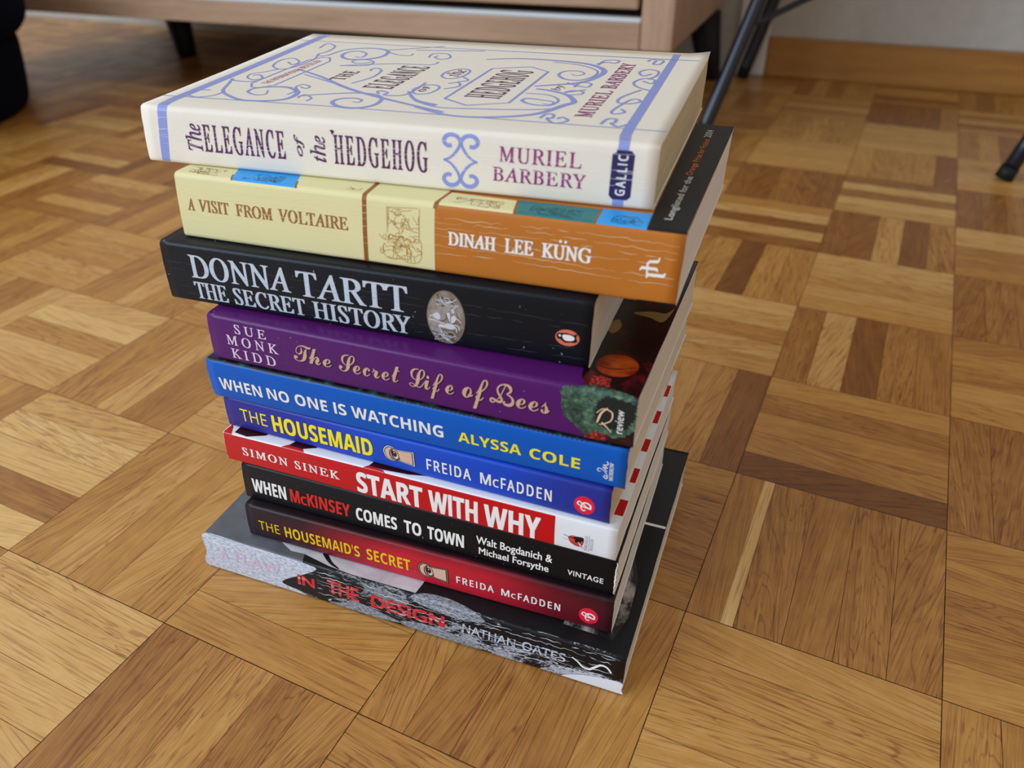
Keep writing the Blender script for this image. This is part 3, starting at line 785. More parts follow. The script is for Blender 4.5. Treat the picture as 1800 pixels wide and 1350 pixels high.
b.build(rm, paper_white, card_edge)
b.text('title_lettering', 'THE', 'plain', (7.1, 6.7, 19.8, 12.9), mustard_ink, label='thin first word of the title')
b.text('title_lettering', ["HOUSEMAID'S", 'SECRET'], 'bold', [(23, 6, 67, 13.5), (71, 6.1, 95.4, 13.7)], mustard_ink)
keyhole(b, 99.6, 9.0, .98, 1.08)
b.text('author_lettering', ['FREIDA', 'M', 'C', 'FADDEN'], 'plain', [(120.1, 6.9, 139.6, 11.4), (143.4, 6.8, 147.6, 11.3), (148.4, 6.8, 150.8, 10.0), (151.8, 6.7, 172.8, 11.3)], white_ink, heavy=(.28,.16), spacing=1.35)
round_b(b, 186.4, 8.6, 4.6, 5.0)

# ================================================================== third: black with white and red lettering
b = Book('book', 'black paperback with white and red sans lettering, third from the floor', D['mckinsey'], 129, r=1.6, bulge=0.45)
b.build(cover_plain('black_laminate', rgb(15, 16, 21), .36, .1), paper_white, card_edge)
b.text('title_lettering', ['WHEN', 'COMES', 'TO', 'TOWN'], 'bold', [(5.2, 5.7, 25.8, 14.2), (66.4, 5.2, 89.2, 13.3), (93, 5.2, 102.4, 13.3), (105.6, 5.2, 124.8, 13.3)], white_ink, heavy=(.22,.12))
b.text('title_lettering', ['M', 'C', 'KINSEY'], 'bold', [(28.2, 5.5, 33.8, 13.8), (34.3, 5.5, 38, 11.2), (38.4, 5.5, 63.2, 13.8)], red_ink, heavy=(.22,.12), label='red word of the title')
b.text('author_lettering', ['Walt Bogdanich &', 'Michael Forsythe'], 'sans', [(131, 9.2, 168.6, 15.2), (132.4, 2.9, 167.2, 8.6)], white_ink, heavy=(.18,.16))
b.text('publisher_mark', 'VINTAGE', 'sans', (176.2, 6.2, 193, 9.4), white_ink, heavy=(.12,.12), spacing=1.1)
for q in range(1):
    b.strokes('edge_wear', [(smooth_pts([(b.L - .3 + random.uniform(-.2, .2), 1.5 + k * 1.35) for k in range(15)]), [.2, .8, .3])], card_edge, layer=3)

# ================================================================== fourth: red and white with big white capitals
b = Book('book', 'red and white paperback with big white capitals on a red spine, fourth from the floor', D['why'], 132, r=1.0, bulge=0.3)
b.build(cover_plain('white_glossy_card', rgb(232, 234, 240), .3, .03, spots=False), paper_white, card_edge)
T = b.T
red_gloss = ink('glossy_red_print', rgb(196, 14, 22), .3, .05)
dark_red = ink('dark_maroon_print', rgb(52, 10, 14), .3, .1)
b.patch('spine_art', [(0.1, .2), (177, .2), (176.9, T - .5), (0.1, T - .5)], red_gloss, 1, 'red field of the spine')
shapes_red = [(0, T - .5), (7, T - .4), (4.5, T + 9), (10, T + 9), (14, T + 4), (22.6, T + 5.4), (14, T - .3), (176.9, T - .5), (176.9, T + .2), (92, T + .6), (84, T + 1.6), (81, T + .9), (46, T + .9), (36, T + .9), (36, T + .2), (0, T + .2)]
b.patch('cover_art', [[(0.2, T - .4), (5.5, T - .4), (2.6, T + 5), (0.6, T + 7)], [(34.6, T - .4), (48, T - .4), (46.5, T + 1.6), (38, T + 2.4)], [(80.5, T - .4), (92.5, T - .4), (91, T + 1.0), (83, T + 1.8)]], red_gloss, 2)
b.patch('cover_art', [[(6, T + 1.6), (14, T + .6), (22.6, T + 4.6), (26, T + 12), (6, T + 14)], [(38, T + 2.0), (46, T + 1.6), (52, T + 4.6), (55, T + 12), (42, T + 12)], [(83, T + 1.6), (90.7, T + 1.2), (104, T + 2.2), (120, T + 6), (86, T + 12)]], dark_red, 3)
b.patch('cover_art', [[(b.L - 5.2, T + n0), (b.L - .4, T + n0), (b.L - .4, T + n1), (b.L - 5.2, T + n1)] for n0, n1 in ((9, 19.5), (32, 42.5), (56, 66), (80, 91), (105, 116))], red_gloss, 2, 'red dashes along the edge of the front cover')
b.text('author_lettering', 'SIMON SINEK', 'serif', (10.5, 5.9, 67.2, 11.0), white_ink, heavy=(.32,.16), spacing=1.22)
b.text('title_lettering', ['START', 'WITH', 'WHY'], 'bold', [(76.5, 1.3, 112, 14.2), (115, 1.2, 140, 14.1), (143, 1.1, 170.4, 14)], white_ink, heavy=(.5,.3))
ppo = [(183.3, 7.1), (184.2, 8.4), (185.5, 8.9), (187.4, 8.9), (190.2, 8.9), (190.3, 5.8), (189.4, 3.8), (187.2, 3.3), (184.7, 4.5)]
k = b.patch('publisher_mark', smooth_pts(ppo, 4, True), black_ink, 2, 'round red and black publisher mark')
b.patch('field', smooth_pts([(p + (186.9 - p) * .07, q + (6.3 - q) * .07) for p, q in ppo], 4, True), ink('coral_red_print', rgb(216, 70, 64), .4, .05), 3, parent=k)
b.patch('silhouette', [(184.6, 7.7), (186.2, 8.4), (187.7, 8.8), (190.15, 8.8), (190.15, 6.9), (189.3, 6.7), (188.9, 5.2), (188.0, 6.2), (187.3, 5.2), (186.4, 5.3), (186.5, 6.9), (185.6, 7.5)], black_ink, 4, parent=k)
b.patch('flap', [(188.0, 6.1), (188.9, 4.0), (189.5, 4.1), (188.5, 5.8)], white_ink, 5, parent=k)
b.strokes('quill', [([(181.1, 8.4), (183.7, 7.7), (185.4, 7.6)], .22), ([(180.8, 6.4), (183.5, 5.8)], .1), ([(184.2, 5.6), (187.6, 3.9)], .2), ([(187.9, 4.0), (189.1, 3.7), (190.5, 3.1)], .2)], black_ink, layer=6, parent=k)
b.text('publisher_lettering', ['PORTFOLIO', 'PENGUIN'], 'serif', [(190.9, 2.1, 192.3, 10.5), (193.5, 2.8, 194.8, 9.6)], ink('grey_print', rgb(90, 92, 100), .4, .05), rot=90)
b.strokes('publisher_lettering', [[(192.9, 1.9), (192.9, 10.9)]], ink('grey_print', rgb(90, 92, 100), .4, .05), width=.14, layer=3)

# ================================================================== fifth: royal blue, yellow title
b = Book('book', 'royal blue paperback with a bold yellow title and keyhole eye, fifth from the floor', D['housemaid'], 129, r=1.6, bulge=0.45)
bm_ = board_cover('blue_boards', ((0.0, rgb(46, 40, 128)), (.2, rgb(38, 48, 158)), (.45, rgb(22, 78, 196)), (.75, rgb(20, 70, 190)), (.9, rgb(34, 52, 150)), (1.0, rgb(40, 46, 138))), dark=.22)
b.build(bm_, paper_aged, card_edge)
b.text('title_lettering', 'THE', 'plain', (8.9, 6.4, 24.7, 13.9), yellow_ink, label='thin first word of the title')
b.text('title_lettering', 'HOUSEMAID', 'bold', (27.9, 4.35, 84.6, 14.8), yellow_ink, heavy=(.3,.1))
keyhole(b, 90.3, 8.8, 1.0, 1.0, silver_ink)
b.text('author_lettering', ['FREIDA', 'M', 'C', 'FADDEN'], 'plain', [(112.9, 5.4, 135.2, 11.9), (139.8, 5.3, 145, 11.8), (145.9, 5.3, 148.8, 10), (149.8, 5.2, 173.7, 11.7)], white_ink, heavy=(.3,.2), spacing=1.3)
round_b(b, 188.5, 7.8, 4.7, 5.0)

# ================================================================== sixth: bright blue
b = Book('book', 'bright blue paperback with white and yellow capitals, sixth from the floor below the purple one', D['watching'], 135, r=1.7, bulge=0.7)
b.build(cover_plain('bright_blue_card', rgb(8, 92, 192), .36, .06, spots=False), paper_cream, card_edge, edge_jit=.3)
T = b.T
fol = NT('dark_leaf_picture', .4); fn = fol.noise(fol.mapping(fol.uv(), (170, 170, 1)), 1.0, 4, .6)
fol.base(fol.ramp(fn, (.42, rgb(8, 12, 26)), (.55, rgb(14, 34, 40)), (.62, rgb(24, 84, 70)), (.74, rgb(60, 140, 80))))
rr = random.Random(5)
b.patch('cover_art', [(0.2, T - .2)] + [(i * 2.2, T - .7 + rr.uniform(0, .8)) for i in range(1, 46)] + [(100, T - .1), (180, T + .1), (b.L - .2, T + .8), (b.L - .2, T + 134), (.2, T + 134)], fol.m, 1, 'dark leafy picture on the front cover')
b.strokes('cover_art', [[(100 + i * 2.1, T - .5), (100 + i * 2.1, T + .8)] for i in range(44)], black_ink, width=.35, layer=2)
b.text('title_lettering', ['WHEN', 'NO', 'ONE', 'IS', 'WATCHING'], 'bold', [(5.6, 6.6, 30, 13.4), (33.2, 6.8, 45.5, 13.5), (48.8, 6.9, 66.5, 13.7), (70, 7.1, 76.6, 13.8), (79.4, 7.2, 125.7, 14)], white_ink, heavy=(.05,.08))
b.text('author_lettering', ['ALYSSA', 'COLE'], 'bold', [(132.8, 7.2, 162.2, 13), (166, 7.0, 188.3, 13)], yellow_ink)
b.strokes('publisher_mark', [(smooth_pts([(197.2, 8.7), (196.2, 8.6), (195.8, 9.3), (196.2, 10.2), (197.1, 10.2), (198.5, 9.5), (199.6, 8.1), (200.1, 6.8), (199.6, 6.3), (198.8, 7.2)]), .36), (smooth_pts([(200.1, 6.8), (200.0, 5.2), (199.3, 5.1), (198.4, 6.2)]), .45), (smooth_pts([(199.9, 9.1), (198.9, 10.5), (198.0, 11.3), (199.1, 11.1), (199.9, 11.2), (199.0, 12.1), (198.2, 12.6), (199.3, 12.7), (200.1, 13.4), (199.9, 14.3), (199.5, 14.8)]), .42)], white_ink, layer=3)
b.text('publisher_lettering', 'MORROW', 'serif', (200.8, 4.3, 202.6, 14.7), white_ink, heavy=(.1,.1), rot=90)

# ================================================================== seventh: purple
b = Book('book', 'purple paperback with gold script lettering and fir sprigs, fourth from the top', D['bees'], 130, r=2.0, bulge=0.45)
b.build(cover_plain('purple_laminate', rgb(84, 24, 100), .3, .06), paper_cream, card_edge)
T = b.T
mar = NT('dark_still_life_picture', .3); mn = mar.noise(mar.mapping(mar.uv(), (70, 55, 1)), 1.0, 4, .6, .8)
mar.base(mar.ramp(mn, (.4, rgb(8, 6, 8)), (.56, rgb(28, 6, 12)), (.66, rgb(92, 10, 22)), (.76, rgb(60, 36, 20))))
b.patch('cover_art', [(183, T + 1.6), (b.L - .1, T + .4), (b.L - .1, T + 129), (172, T + 129), (174, T + 40), (179, T + 8)], mar.m, 1, 'dark red still life on the front cover')
pom = NT('pomegranate_picture', .35); pn = pom.n('ShaderNodeTexVoronoi'); pom.l(pom.mapping(pom.uv(), (900, 900, 1)), pn.inputs['Vector']); pn.inputs['Scale'].default_value = 1.0
pom.base(pom.ramp(pn.outputs['Distance'], (.1, rgb(206, 70, 60)), (.5, rgb(150, 30, 34)), (.8, rgb(60, 14, 18))))
fir = NT('fir_sprig_picture', .45); f1 = fir.noise(fir.mapping(fir.uv(), (420, 420, 1)), 1.0, 5, .7); f2 = fir.noise(fir.mapping(fir.uv(), (120, 120, 1)), 1.0, 3, .6)
fir.base(fir.ramp(fir.math('ADD', fir.math('MULTIPLY', f1, .6), fir.math('MULTIPLY', f2, .4)), (.36, rgb(18, 28, 26)), (.48, rgb(44, 74, 62)), (.58, rgb(84, 116, 92)), (.68, rgb(150, 164, 120))))
rr = random.Random(9)
def spiky(pts, amp, n=7):
    o = []
    for (a, c), (d, e) in zip(pts, pts[1:] + pts[:1]):
        for i in range(n):
            t = i / n; q = amp * (1 if i % 2 else -.4) * rr.uniform(.5, 1)
            nx, ny = e - c, a - d; L_ = math.hypot(nx, ny) or 1
            o.append((a + (d - a) * t + nx / L_ * q, c + (e - c) * t + ny / L_ * q))
    return o
# the dark strip right of the sprig, then the pomegranates, then the sprig
b.patch('spine_art', [(193, .4), (b.L - .1, .3), (b.L - .1, T - 1), (196, T - 1)], mar.m, 1)
b.patch('spine_art', smooth_pts([(184.4, .6), (184.6, 4.4), (188, 6.6), (192.5, 5.8), (193, 2.4), (190.6, .5)], 4, True), pom.m, 2)
b.patch('spine_art', spiky([(173.4, T - 1.6), (174.6, 18), (174, 15), (176, 12.5), (175.4, 10), (179, 8.6), (183, 6.4), (184.6, 2.6), (188.5, 6), (193, 6), (196, 4.4), (201, 6.6), (204, 10.5), (204.1, 17), (b.L - .4, T - 1), (199, T + 1.6), (193, T + 2.6), (185.5, T + 3.2), (181, T + .6)], 1.1, 10), fir.m, 3, 'green fir sprigs printed across the spine')
b.patch('spine_art', spiky([(187.4, 12), (188, 19), (192, 23.4), (204.1, 21.8), (204.1, 15), (201, 8.5), (194, 7.4), (189, 9)], .9, 8), ink('dark_green_black_print', rgb(26, 34, 34), .4, .1), 4)
peach = NT('peach_picture', .3); ps = peach.n('ShaderNodeSeparateXYZ'); peach.l(peach.uv(), ps.inputs[0])
pn2 = peach.noise(peach.mapping(peach.uv(), (60, 90, 1)), 1.0, 2)
peach.base(peach.ramp(pn2, (.36, rgb(64, 6, 6)), (.5, rgb(124, 22, 8)), (.66, rgb(178, 78, 18))))
b.patch('cover_art', ellipse(190.5, T + 20.5, 8.8, 8.6, 40), peach.m, 2, 'orange peach on the front cover')
b.strokes('cover_art', [(smooth_pts([(182, T + 19), (187, T + 17), (193, T + 18.5), (198, T + 21)]), [.3, .7, .3])], dark_red, layer=3)
b.patch('cover_art', spiky([(183.6, T + 3.4), (182.8, T + 9.5), (186.4, T + 11), (190.8, T + 10), (191.6, T + 4.4), (188.4, T + 2.6)], .3), pom.m, 3)
b.patch('cover_art', [smooth_pts([(186, T + 66), (194, T + 70), (200, T + 70), (202.8, T + 76), (200.5, T + 62), (194, T + 64)], 4, True), smooth_pts([(178, T + 50), (181, T + 58), (184, T + 52), (182, T + 45)], 4, True)], ink('pale_gold_picture', rgb(150, 128, 74), .35, .2), 2)
b.text('author_lettering', ['SUE', 'MONK', 'KIDD'], 'serif', [(15, 16.5, 32.4, 21.2), (9.6, 10, 38.2, 15.2), (10.9, 3, 35.6, 8.2)], ink('lilac_white_print', rgb(226, 206, 226), .4, .03), heavy=(.2,.1), spacing=1.5)
gold = ink('pale_gold_print', rgb(208, 168, 146), .34, .1)
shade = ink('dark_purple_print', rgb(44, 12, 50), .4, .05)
boxes = [(46, 8.9, 65.8, 17.6), (69.6, 8.5, 101, 17.5), (104.8, 4, 126.1, 17.8), (130, 3.6, 143, 19.1), (154.2, 8.7, 168.9, 14.2)]
words = ['The', 'Secret', 'Life', 'of', 'ees']
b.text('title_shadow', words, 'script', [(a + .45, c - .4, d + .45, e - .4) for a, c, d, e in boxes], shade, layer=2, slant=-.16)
b.text('title_lettering', words, 'script', boxes, gold, layer=4, slant=-.16)
capB = [(smooth_pts([(149.8, 18.4), (148.6, 15.5), (147.3, 12.4), (146.2, 11.0)]), .45),
        (smooth_pts([(149.8, 18.4), (148.1, 18.4), (146.5, 16.9), (146.2, 15.2), (146.9, 13.3), (148.0, 11.6), (147.8, 10.2), (146.5, 9.8), (145.0, 10.5), (143.7, 10.9), (143.0, 10.0), (143.5, 9.1), (144.6, 9.3), (145.6, 10.5)]), [.5, 1.2, .5]),
        (smooth_pts([(148.2, 18.4), (149.6, 18.7), (151.1, 18.3), (152.0, 17.0), (151.8, 15.6), (150.3, 14.4)]), [.4, 1.5, .5]),
        (smooth_pts([(150.2, 14.3), (151.9, 13.5), (153.0, 12.0), (152.7, 10.2), (151.4, 9.1), (149.7, 9.1), (148.9, 10.0), (149.6, 10.6)]), [.5, 1.6, .6])]
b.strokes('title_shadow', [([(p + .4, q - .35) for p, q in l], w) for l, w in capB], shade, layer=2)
b.strokes('title_lettering', capB, gold, layer=4)
b.strokes('publisher_mark', [(smooth_pts([(192.8, 17.6), (190.4, 14.8), (189.2, 11), (188.9, 9.8)]), [.5, .9, .4]), (smooth_pts([(188.4, 14.4), (190.4, 16.6), (192.4, 16.9), (194.8, 15.6), (194.4, 12), (191, 9.6), (189.8, 9.4)]), [.3, .6, .3]), (smooth_pts([(190.8, 10.4), (193, 8.6), (195, 6.4)]), [.8, .5, .3])], ink('pale_peach_print', rgb(236, 200, 166), .4, .04), layer=6)
b.text('publisher_lettering', 'review', 'sans', (196.2, 6.8, 199.6, 17.8), white_ink, rot=90, layer=6)

# ================================================================== eighth: black with silver capitals
b = Book('book', 'thick black paperback with silver serif capitals and an oval medallion, third from the top', D['tartt'], 129, r=2.0, bulge=0.5)
b.build(cover_plain('worn_black_laminate', rgb(16, 20, 28), .38, .12, bumpy=.2), paper_cream, card_edge)
b.text('author_lettering', ['DONNA', 'TARTT'], 'serif', [(14.8, 13.9, 68.4, 26.1), (71.6, 13.4, 125.6, 25.9)], silver_ink, heavy=(.7,.14))
b.text('title_lettering', ['THE', 'SECRET', 'HISTORY'], 'serif', [(15, 3, 33.2, 12), (36.4, 2.9, 74.6, 11.9), (78.2, 2.6, 126.4, 11.7)], silver_ink, heavy=(.62,.12))
ov = NT('engraved_silver_gold_print', .38); on = ov.noise(ov.mapping(ov.uv(), (420, 420, 1)), 1.0, 4, .65, .6); ol = ov.noise(ov.mapping(ov.uv(), (90, 90, 1)), 1.0, 3, .6)
ov.base(ov.mix(ov.ramp(ol, (.4, K0), (.62, W1)), ov.mix(on, rgb(90, 78, 60), rgb(158, 138, 108)), ov.mix(on, rgb(126, 122, 122), rgb(196, 190, 186))))
ov.b.inputs['Metallic'].default_value = .35; ov.bump(on, .4, .0004)
k = b.patch('medallion', ellipse(142.9, 13.6, 8.7, 12.9, 56), ink('medallion_rim_print', rgb(128, 118, 100), .35, .08), 2, 'oval engraved medallion')
b.patch('engraving', ellipse(142.9, 13.6, 8.2, 12.3, 56), ov.m, 3, parent=k)
lt = ink('silver_highlight_print', rgb(210, 212, 220), .3, .08); dk = ink('engraving_shadow_print', rgb(66, 56, 44), .4, .1)
rr = random.Random(21)
body = [smooth_pts([(139.4, 9.6), (140.4, 10.6), (142, 10.4), (143.4, 11.2), (145.2, 11.6), (146.9, 10.6), (147, 9.2), (144.8, 8.5), (142.4, 8.9), (140.6, 9.0)], 4, True), smooth_pts([(143.2, 15.8), (144.4, 16.6), (145.2, 14.8), (146.8, 15.6), (147.6, 14), (146.6, 12.2), (145, 11.6), (144.2, 13)], 4, True), smooth_pts([(137, 14.2), (138.6, 15.8), (140, 15.4), (140.4, 13.4), (139.4, 12.4), (138.2, 13)], 4, True), ellipse(146.2, 17.4, .7, .9, 12)]
b.patch('figures', body, lt, 4, parent=k)
b.strokes('figures', [(smooth_pts([(134.9, 12.2), (137.6, 12.0), (140.2, 11.4), (142.6, 11.0)]), .5), (smooth_pts([(137.2, 14.4), (136, 14.0), (135.6, 13.0)]), .4), (smooth_pts([(146.6, 10.4), (147.6, 9.4), (147.8, 7.6)]), .5), (smooth_pts([(146.9, 11.2), (148.6, 10.4), (149, 8.8)]), .5), (smooth_pts([(147.2, 14.6), (149, 13.6), (149.8, 12.4)]), .45), (smooth_pts([(145.4, 17.6), (147.4, 19.6), (148.6, 20.6)]), .4), (smooth_pts([(139.6, 9.6), (140.4, 7.8), (141.2, 6.6)]), .4)], lt, layer=5, parent=k)
b.strokes('figure_outline', [(smooth_pts([(143, 16), (143.8, 13.6), (144.4, 11.8), (146.2, 11.6), (147.6, 12.4)]), .25), (smooth_pts([(145.2, 15.2), (145, 13), (145.2, 11.8)]), .22), (smooth_pts([(140.4, 12), (142.2, 12.6), (143.4, 14), (143, 15.6)]), .3), (smooth_pts([(147.6, 17), (148.6, 14.6), (150, 13)]), .22)], dk, layer=6, parent=k)
b.strokes('foliage', [(smooth_pts([(142.5 + rr.gauss(0, 2.6), (22 if i % 2 else 4.6) + rr.gauss(0, 1.2)) for _ in range(7)], 5), .22) for i in range(14)], dk, layer=4, parent=k)
b.strokes('highlights', [(smooth_pts([(142.5 + rr.gauss(0, 2.8), (21.6 if i % 2 else 4.6) + rr.gauss(0, 1.2)) for _ in range(5)], 5), .2) for i in range(12)], lt, layer=5, parent=k)
k = b.patch('publisher_mark', ellipse(195.6, 13.5, 5.0, 3.7, 40), ink('coral_print', rgb(226, 116, 88), .4, .04), 2, 'coral oval with a bird')
b.patch('bird_outline', smooth_pts([(191.0, 14.0), (192, 15.3), (193.6, 15.5), (195.4, 15.7), (198, 15.2), (199.6, 15.9), (199.2, 14.2), (199.7, 12.6), (199, 11.8), (197, 11.6), (194.6, 11.2), (193, 12.4), (191.8, 12.6)], 4, True), black_ink, 3, parent=k)
b.patch('bird_front', [smooth_pts([(193.6, 14.6), (196, 15.0), (198.2, 14.4), (198.5, 13.2), (197.4, 12.4), (195, 12.2), (193.8, 13.2)], 4, True), smooth_pts([(191.9, 14.3), (192.5, 14.7), (193.0, 14.2), (192.4, 13.6)], 4, True)], white_ink, 4, parent=k)
b.creases((17.5, 8.5, 21, 4.5), ink('dull_crease', rgb(92, 98, 108), .6, .08), width=.10, seed=8, amp=.7, keep=.7)

# ================================================================== ninth: cream and orange
b = Book('book', 'cream and orange paperback with brown and white serif capitals, second from the top', D['voltaire'], 138, r=2.0, bulge=0.4)
b.build(cover_plain('burnt_orange_card', rgb(190, 116, 44), .42, .06, spots=False), paper_white, card_edge)
T = b.T
cream = cover_plain('pale_cream_print', rgb(226, 218, 166), .42, .03, spots=False)
brown = ink('brown_print', rgb(150, 88, 36), .42, .08)
skyb = ink('sky_blue_print', rgb(48, 158, 232), .4, .05); teal = ink('teal_print', rgb(40, 120, 124), .4, .05)
blackp = cover_plain('matt_black_print', rgb(28, 29, 32), .42, .08, spots=False)
b.patch('spine_art', [(.1, -3), (29.5, -3), (30.2, 1.4), (95, 1.0), (126.8, .8), (126.9, T), (128, T + 12), (128, T + 136), (.1, T + 136)], cream, 1, 'cream half of the cover')
b.strokes('spine_art', [([(94.9, 1.0), (95.3, T - 2), (95.2, T), (94.2, T + 14)], 2.0), ([(126.9, T - 2), (127, T + .5), (128.2, T + 16)], 1.4), ([(28, T + 5), (30.4, T - .3)], .7), ([(60, T + 6), (62.8, T - .3)], .9)], brown, layer=3, split=True)
b.patch('cover_art', [(30.6, T - .2), (62.4, T - .2), (57.4, T + 12), (56, T + 16), (24, T + 16), (26, T + 11)], skyb, 2, 'sky blue panel of the front cover')
b.patch('cover_art', [(128.4, T - .2), (159.6, T - .2), (157, T + 12), (127, T + 13)], cream, 2)
b.patch('cover_art', [(160.6, T - .2), (191.3, T - .2), (190.6, T + 13), (157.6, T + 13)], teal, 2, 'teal panel of the front cover')
b.patch('cover_art', [(192.2, T - .2), (211.2, T - .2), (210.6, T + 14), (191.6, T + 14)], skyb, 2)
b.strokes('cover_art', [([(160.1, T - .2), (157.4, T + 13)], 1.0), ([(191.8, T - .2), (191.1, T + 13)], 1.0)], brown, layer=3, split=True)
b.patch('cover_art', [(211.3, T - .3), (225.9, T - .3), (225.9, T + 137.6), (207, T + 137.6), (210.7, T + 12)], blackp, 2, 'black band of the front cover')
b.patch('spine_art', [(211, -3), (225.9, -3), (225.9, 1.2), (211.2, .9)], blackp, 2)
b.text('title_lettering', ['A', 'VISIT', 'FROM', 'VOLTAIRE'], 'serif', [(5, 13.3, 8.9, 18.8), (11.2, 13.3, 27.4, 18.9), (31, 13.4, 50, 19), (53, 13.5, 87.2, 19.3)], ink('bronze_print', rgb(158, 104, 48), .36, .08), heavy=(.34,.14))
b.text('author_lettering', ['DINAH', 'LEE', 'KUNG'], 'serif', [(132.8, 13.1, 153.4, 18.9), (157, 13.2, 169, 19.1), (172.2, 13.2, 192.2, 19.3)], white_ink, heavy=(.5,.2))
b.patch('author_lettering', [ellipse(179.5, 20.6, .55, .6, 14), ellipse(181.5, 20.6, .55, .6, 14)], white_ink, 3)
b.patch('publisher_mark', [(210.7, 13.2), (210.9, 14.4), (211.5, 15.1), (213.1, 15.1), (213.1, 16.7), (214.0, 17.7), (216.8, 18.1), (217.2, 18.4), (217.3, 19.2), (217.8, 19.2), (217.7, 17.6), (217.0, 16.9), (214.5, 16.7), (213.9, 16.2), (213.9, 15.1), (216.8, 15.2), (217.5, 14.7), (217.7, 13.4), (217.3, 13.4), (217.0, 13.9), (214.0, 13.9), (214.0, 12.6), (219.8, 12.8), (220.1, 13.4), (220.6, 13.4), (220.5, 12.0), (219.9, 11.4), (214.2, 11.4), (213.9, 10.5), (213.5, 10.5), (213.3, 12.0), (213.3, 13.9), (211.7, 13.9), (211.2, 13.6), (211.1, 13.2)], white_ink, 3)
ogl = ink('ochre_line_print', rgb(188, 140, 60), .42, .08)
rr = random.Random(4)
def scrib(n, cx, cy, dx, dy, k=9, sp=1.6):
    out = []
    for _ in range(n):
        x, y = cx + rr.uniform(-dx, dx), cy + rr.uniform(-dy, dy); pts = [(x, y)]; a = rr.uniform(0, 6.28)
        for _ in range(k):
            a += rr.uniform(-1.2, 1.2); x = max(cx - dx, min(cx + dx, x + sp * math.cos(a))); y = max(cy - dy, min(cy + dy, y + sp * math.sin(a)))
            pts.append((x, y))
        out.append(smooth_pts(pts, 4))
    return out
eng = scrib(26, 113, 19, 7, 6.5, 9, .9) + scrib(34, 111.5, 9, 9.5, 5, 9, .9) + [[(105.5, 15), (105.5, 25.8)], [(105.5, 25.8), (119.5, 26.6)], [(120, 12), (120.2, 26.6)], smooth_pts([(101.5, 14), (104, 12), (108, 12.6), (113, 11.4), (119, 12.4)]), smooth_pts([(103, 9), (104, 5), (108, 3.4), (112, 5), (114, 3), (119, 3.4), (121, 7), (119, 10)]), smooth_pts([(110, 18.5), (109, 21), (111, 23.4), (113.6, 22.4), (113.4, 19.6), (111.6, 18.2)]), [(114.6, 6), (114.2, 2.8)], [(116, 6), (116, 2.8)], [(117.4, 6), (117.8, 2.9)]]
b.strokes('spine_engraving', eng, ogl, width=.22, layer=3, label='ochre line engraving on the spine')
dkl = ink('dark_teal_line_print', rgb(20, 66, 90), .42, .08)
for n_, cx_, dx_, dy_, mt_ in ((16, 14, 8, 3.4, brown), (22, 143, 10, 3.4, brown), (3, 88, 3, 1.2, brown), (20, 44, 9, 3.4, dkl), (22, 175, 10, 3.6, dkl), (14, 203, 5.5, 3.6, dkl)):
    b.strokes('cover_engraving', scrib(n_, cx_, T + 5.2, dx_, dy_, 8, 1.2), mt_, width=.2, layer=4)
b.text('cover_lettering', 'Longlisted for the ', 'sans', (215.6, T + 10.2, 219.4, T + 59), ink('pale_grey_print', rgb(214, 212, 208), .4, .05), rot=90, layer=4, heavy=(.12, .1))
b.text('cover_lettering', 'Orange Prize for Fiction', 'sans', (214.8, T + 60.5, 218.6, T + 113), ink('copper_print', rgb(206, 112, 44), .4, .05), rot=90, layer=4, heavy=(.12, .1), label='copper coloured words on the black band')
b.text('cover_lettering', '2004', 'sans', (214.0, T + 116, 217.4, T + 128), ink('pale_grey_print', rgb(200, 196, 190), .4, .05), rot=90, layer=4)
b.creases((24.5, 22.6, 20.2, 16.4, 12.0, 9.2), ink('pale_crease', rgb(236, 224, 184), .6, .05), width=.16, seed=12, amp=.9, keep=.88)  # worn creases, coloured paler to imitate the highlights along them

# ================================================================== topmost: cream with lilac scrollwork
def lift9(s, n):
    k = max(0, min(1, n / 150)); t = s / 230.9
    return (3.2 * (1 - t) + 1.9 * t) * k ** 1.3 + (1.6 * max(0, (t - .93) / .07) ** 2 * max(0, (n - 128) / 22) ** 2)
b = Book('book', 'cream paperback with lilac scrollwork and violet capitals, topmost of the stack', D['elegance'], 150, r=2.2, bulge=0.35, lift=lift9)
b.build(cover_plain('cream_coated_card', rgb(234, 226, 212), .5, .03, spots=False, bumpy=.18), paper_aged, card_edge, edge_jit=.1)
T = b.T
lilac = ink('lilac_print', rgb(140, 152, 214), .38, .05)
violet = ink('violet_print', rgb(92, 40, 92), .38, .08)
magenta = ink('magenta_print', rgb(150, 50, 124), .38, .06)
navyp = ink('dark_indigo_print', rgb(46, 38, 92), .38, .06)
KN = .93
def ct(s, n): return (s + 9 * (n / 161) * (1 - s / 220) if s < 220 else s, T + n * KN)      # cover design to cover
def cl(pts): return [ct(*p) for p in pts]
# bands that run over the edge
for nm, a0, a1, n0, n1 in (('lilac_band', 6.7, 11.1, .6, 24), ('lilac_band', 215.2, 219.4, .3, 24)):
    pass
b.patch('lilac_band', [(6.9, .4), (11.2, .4), (12.8, 12), (13.9, 23), (14.0, T - .5), (12.4, T + 6), (11.9, T + 12), (12.2, T + 60), (12.2, T + 149.6), (7.0, T + 149.6), (6.8, T + 60), (6.5, T + 12), (7.6, T + 4), (9.0, T - 1), (8.6, 18), (7.6, 8)], lilac, 1)
b.patch('lilac_band', [(215.1, .3), (219.5, .3), (219.5, T), (218.2, T + 10), (217.8, T + 17), (216.5, T + 149.6), (212.8, T + 149.6), (213.5, T + 17), (213.9, T + 8), (215.3, T)], lilac, 1)
frame = [([(.3, T + 15.6), (80, T + 17.6), (b.L - .3, T + 17.2)], .9), ([(.3, T + 133.6), (80, T + 133.2), (b.L - .3, T + 134.6)], .7)]
C_ = 81
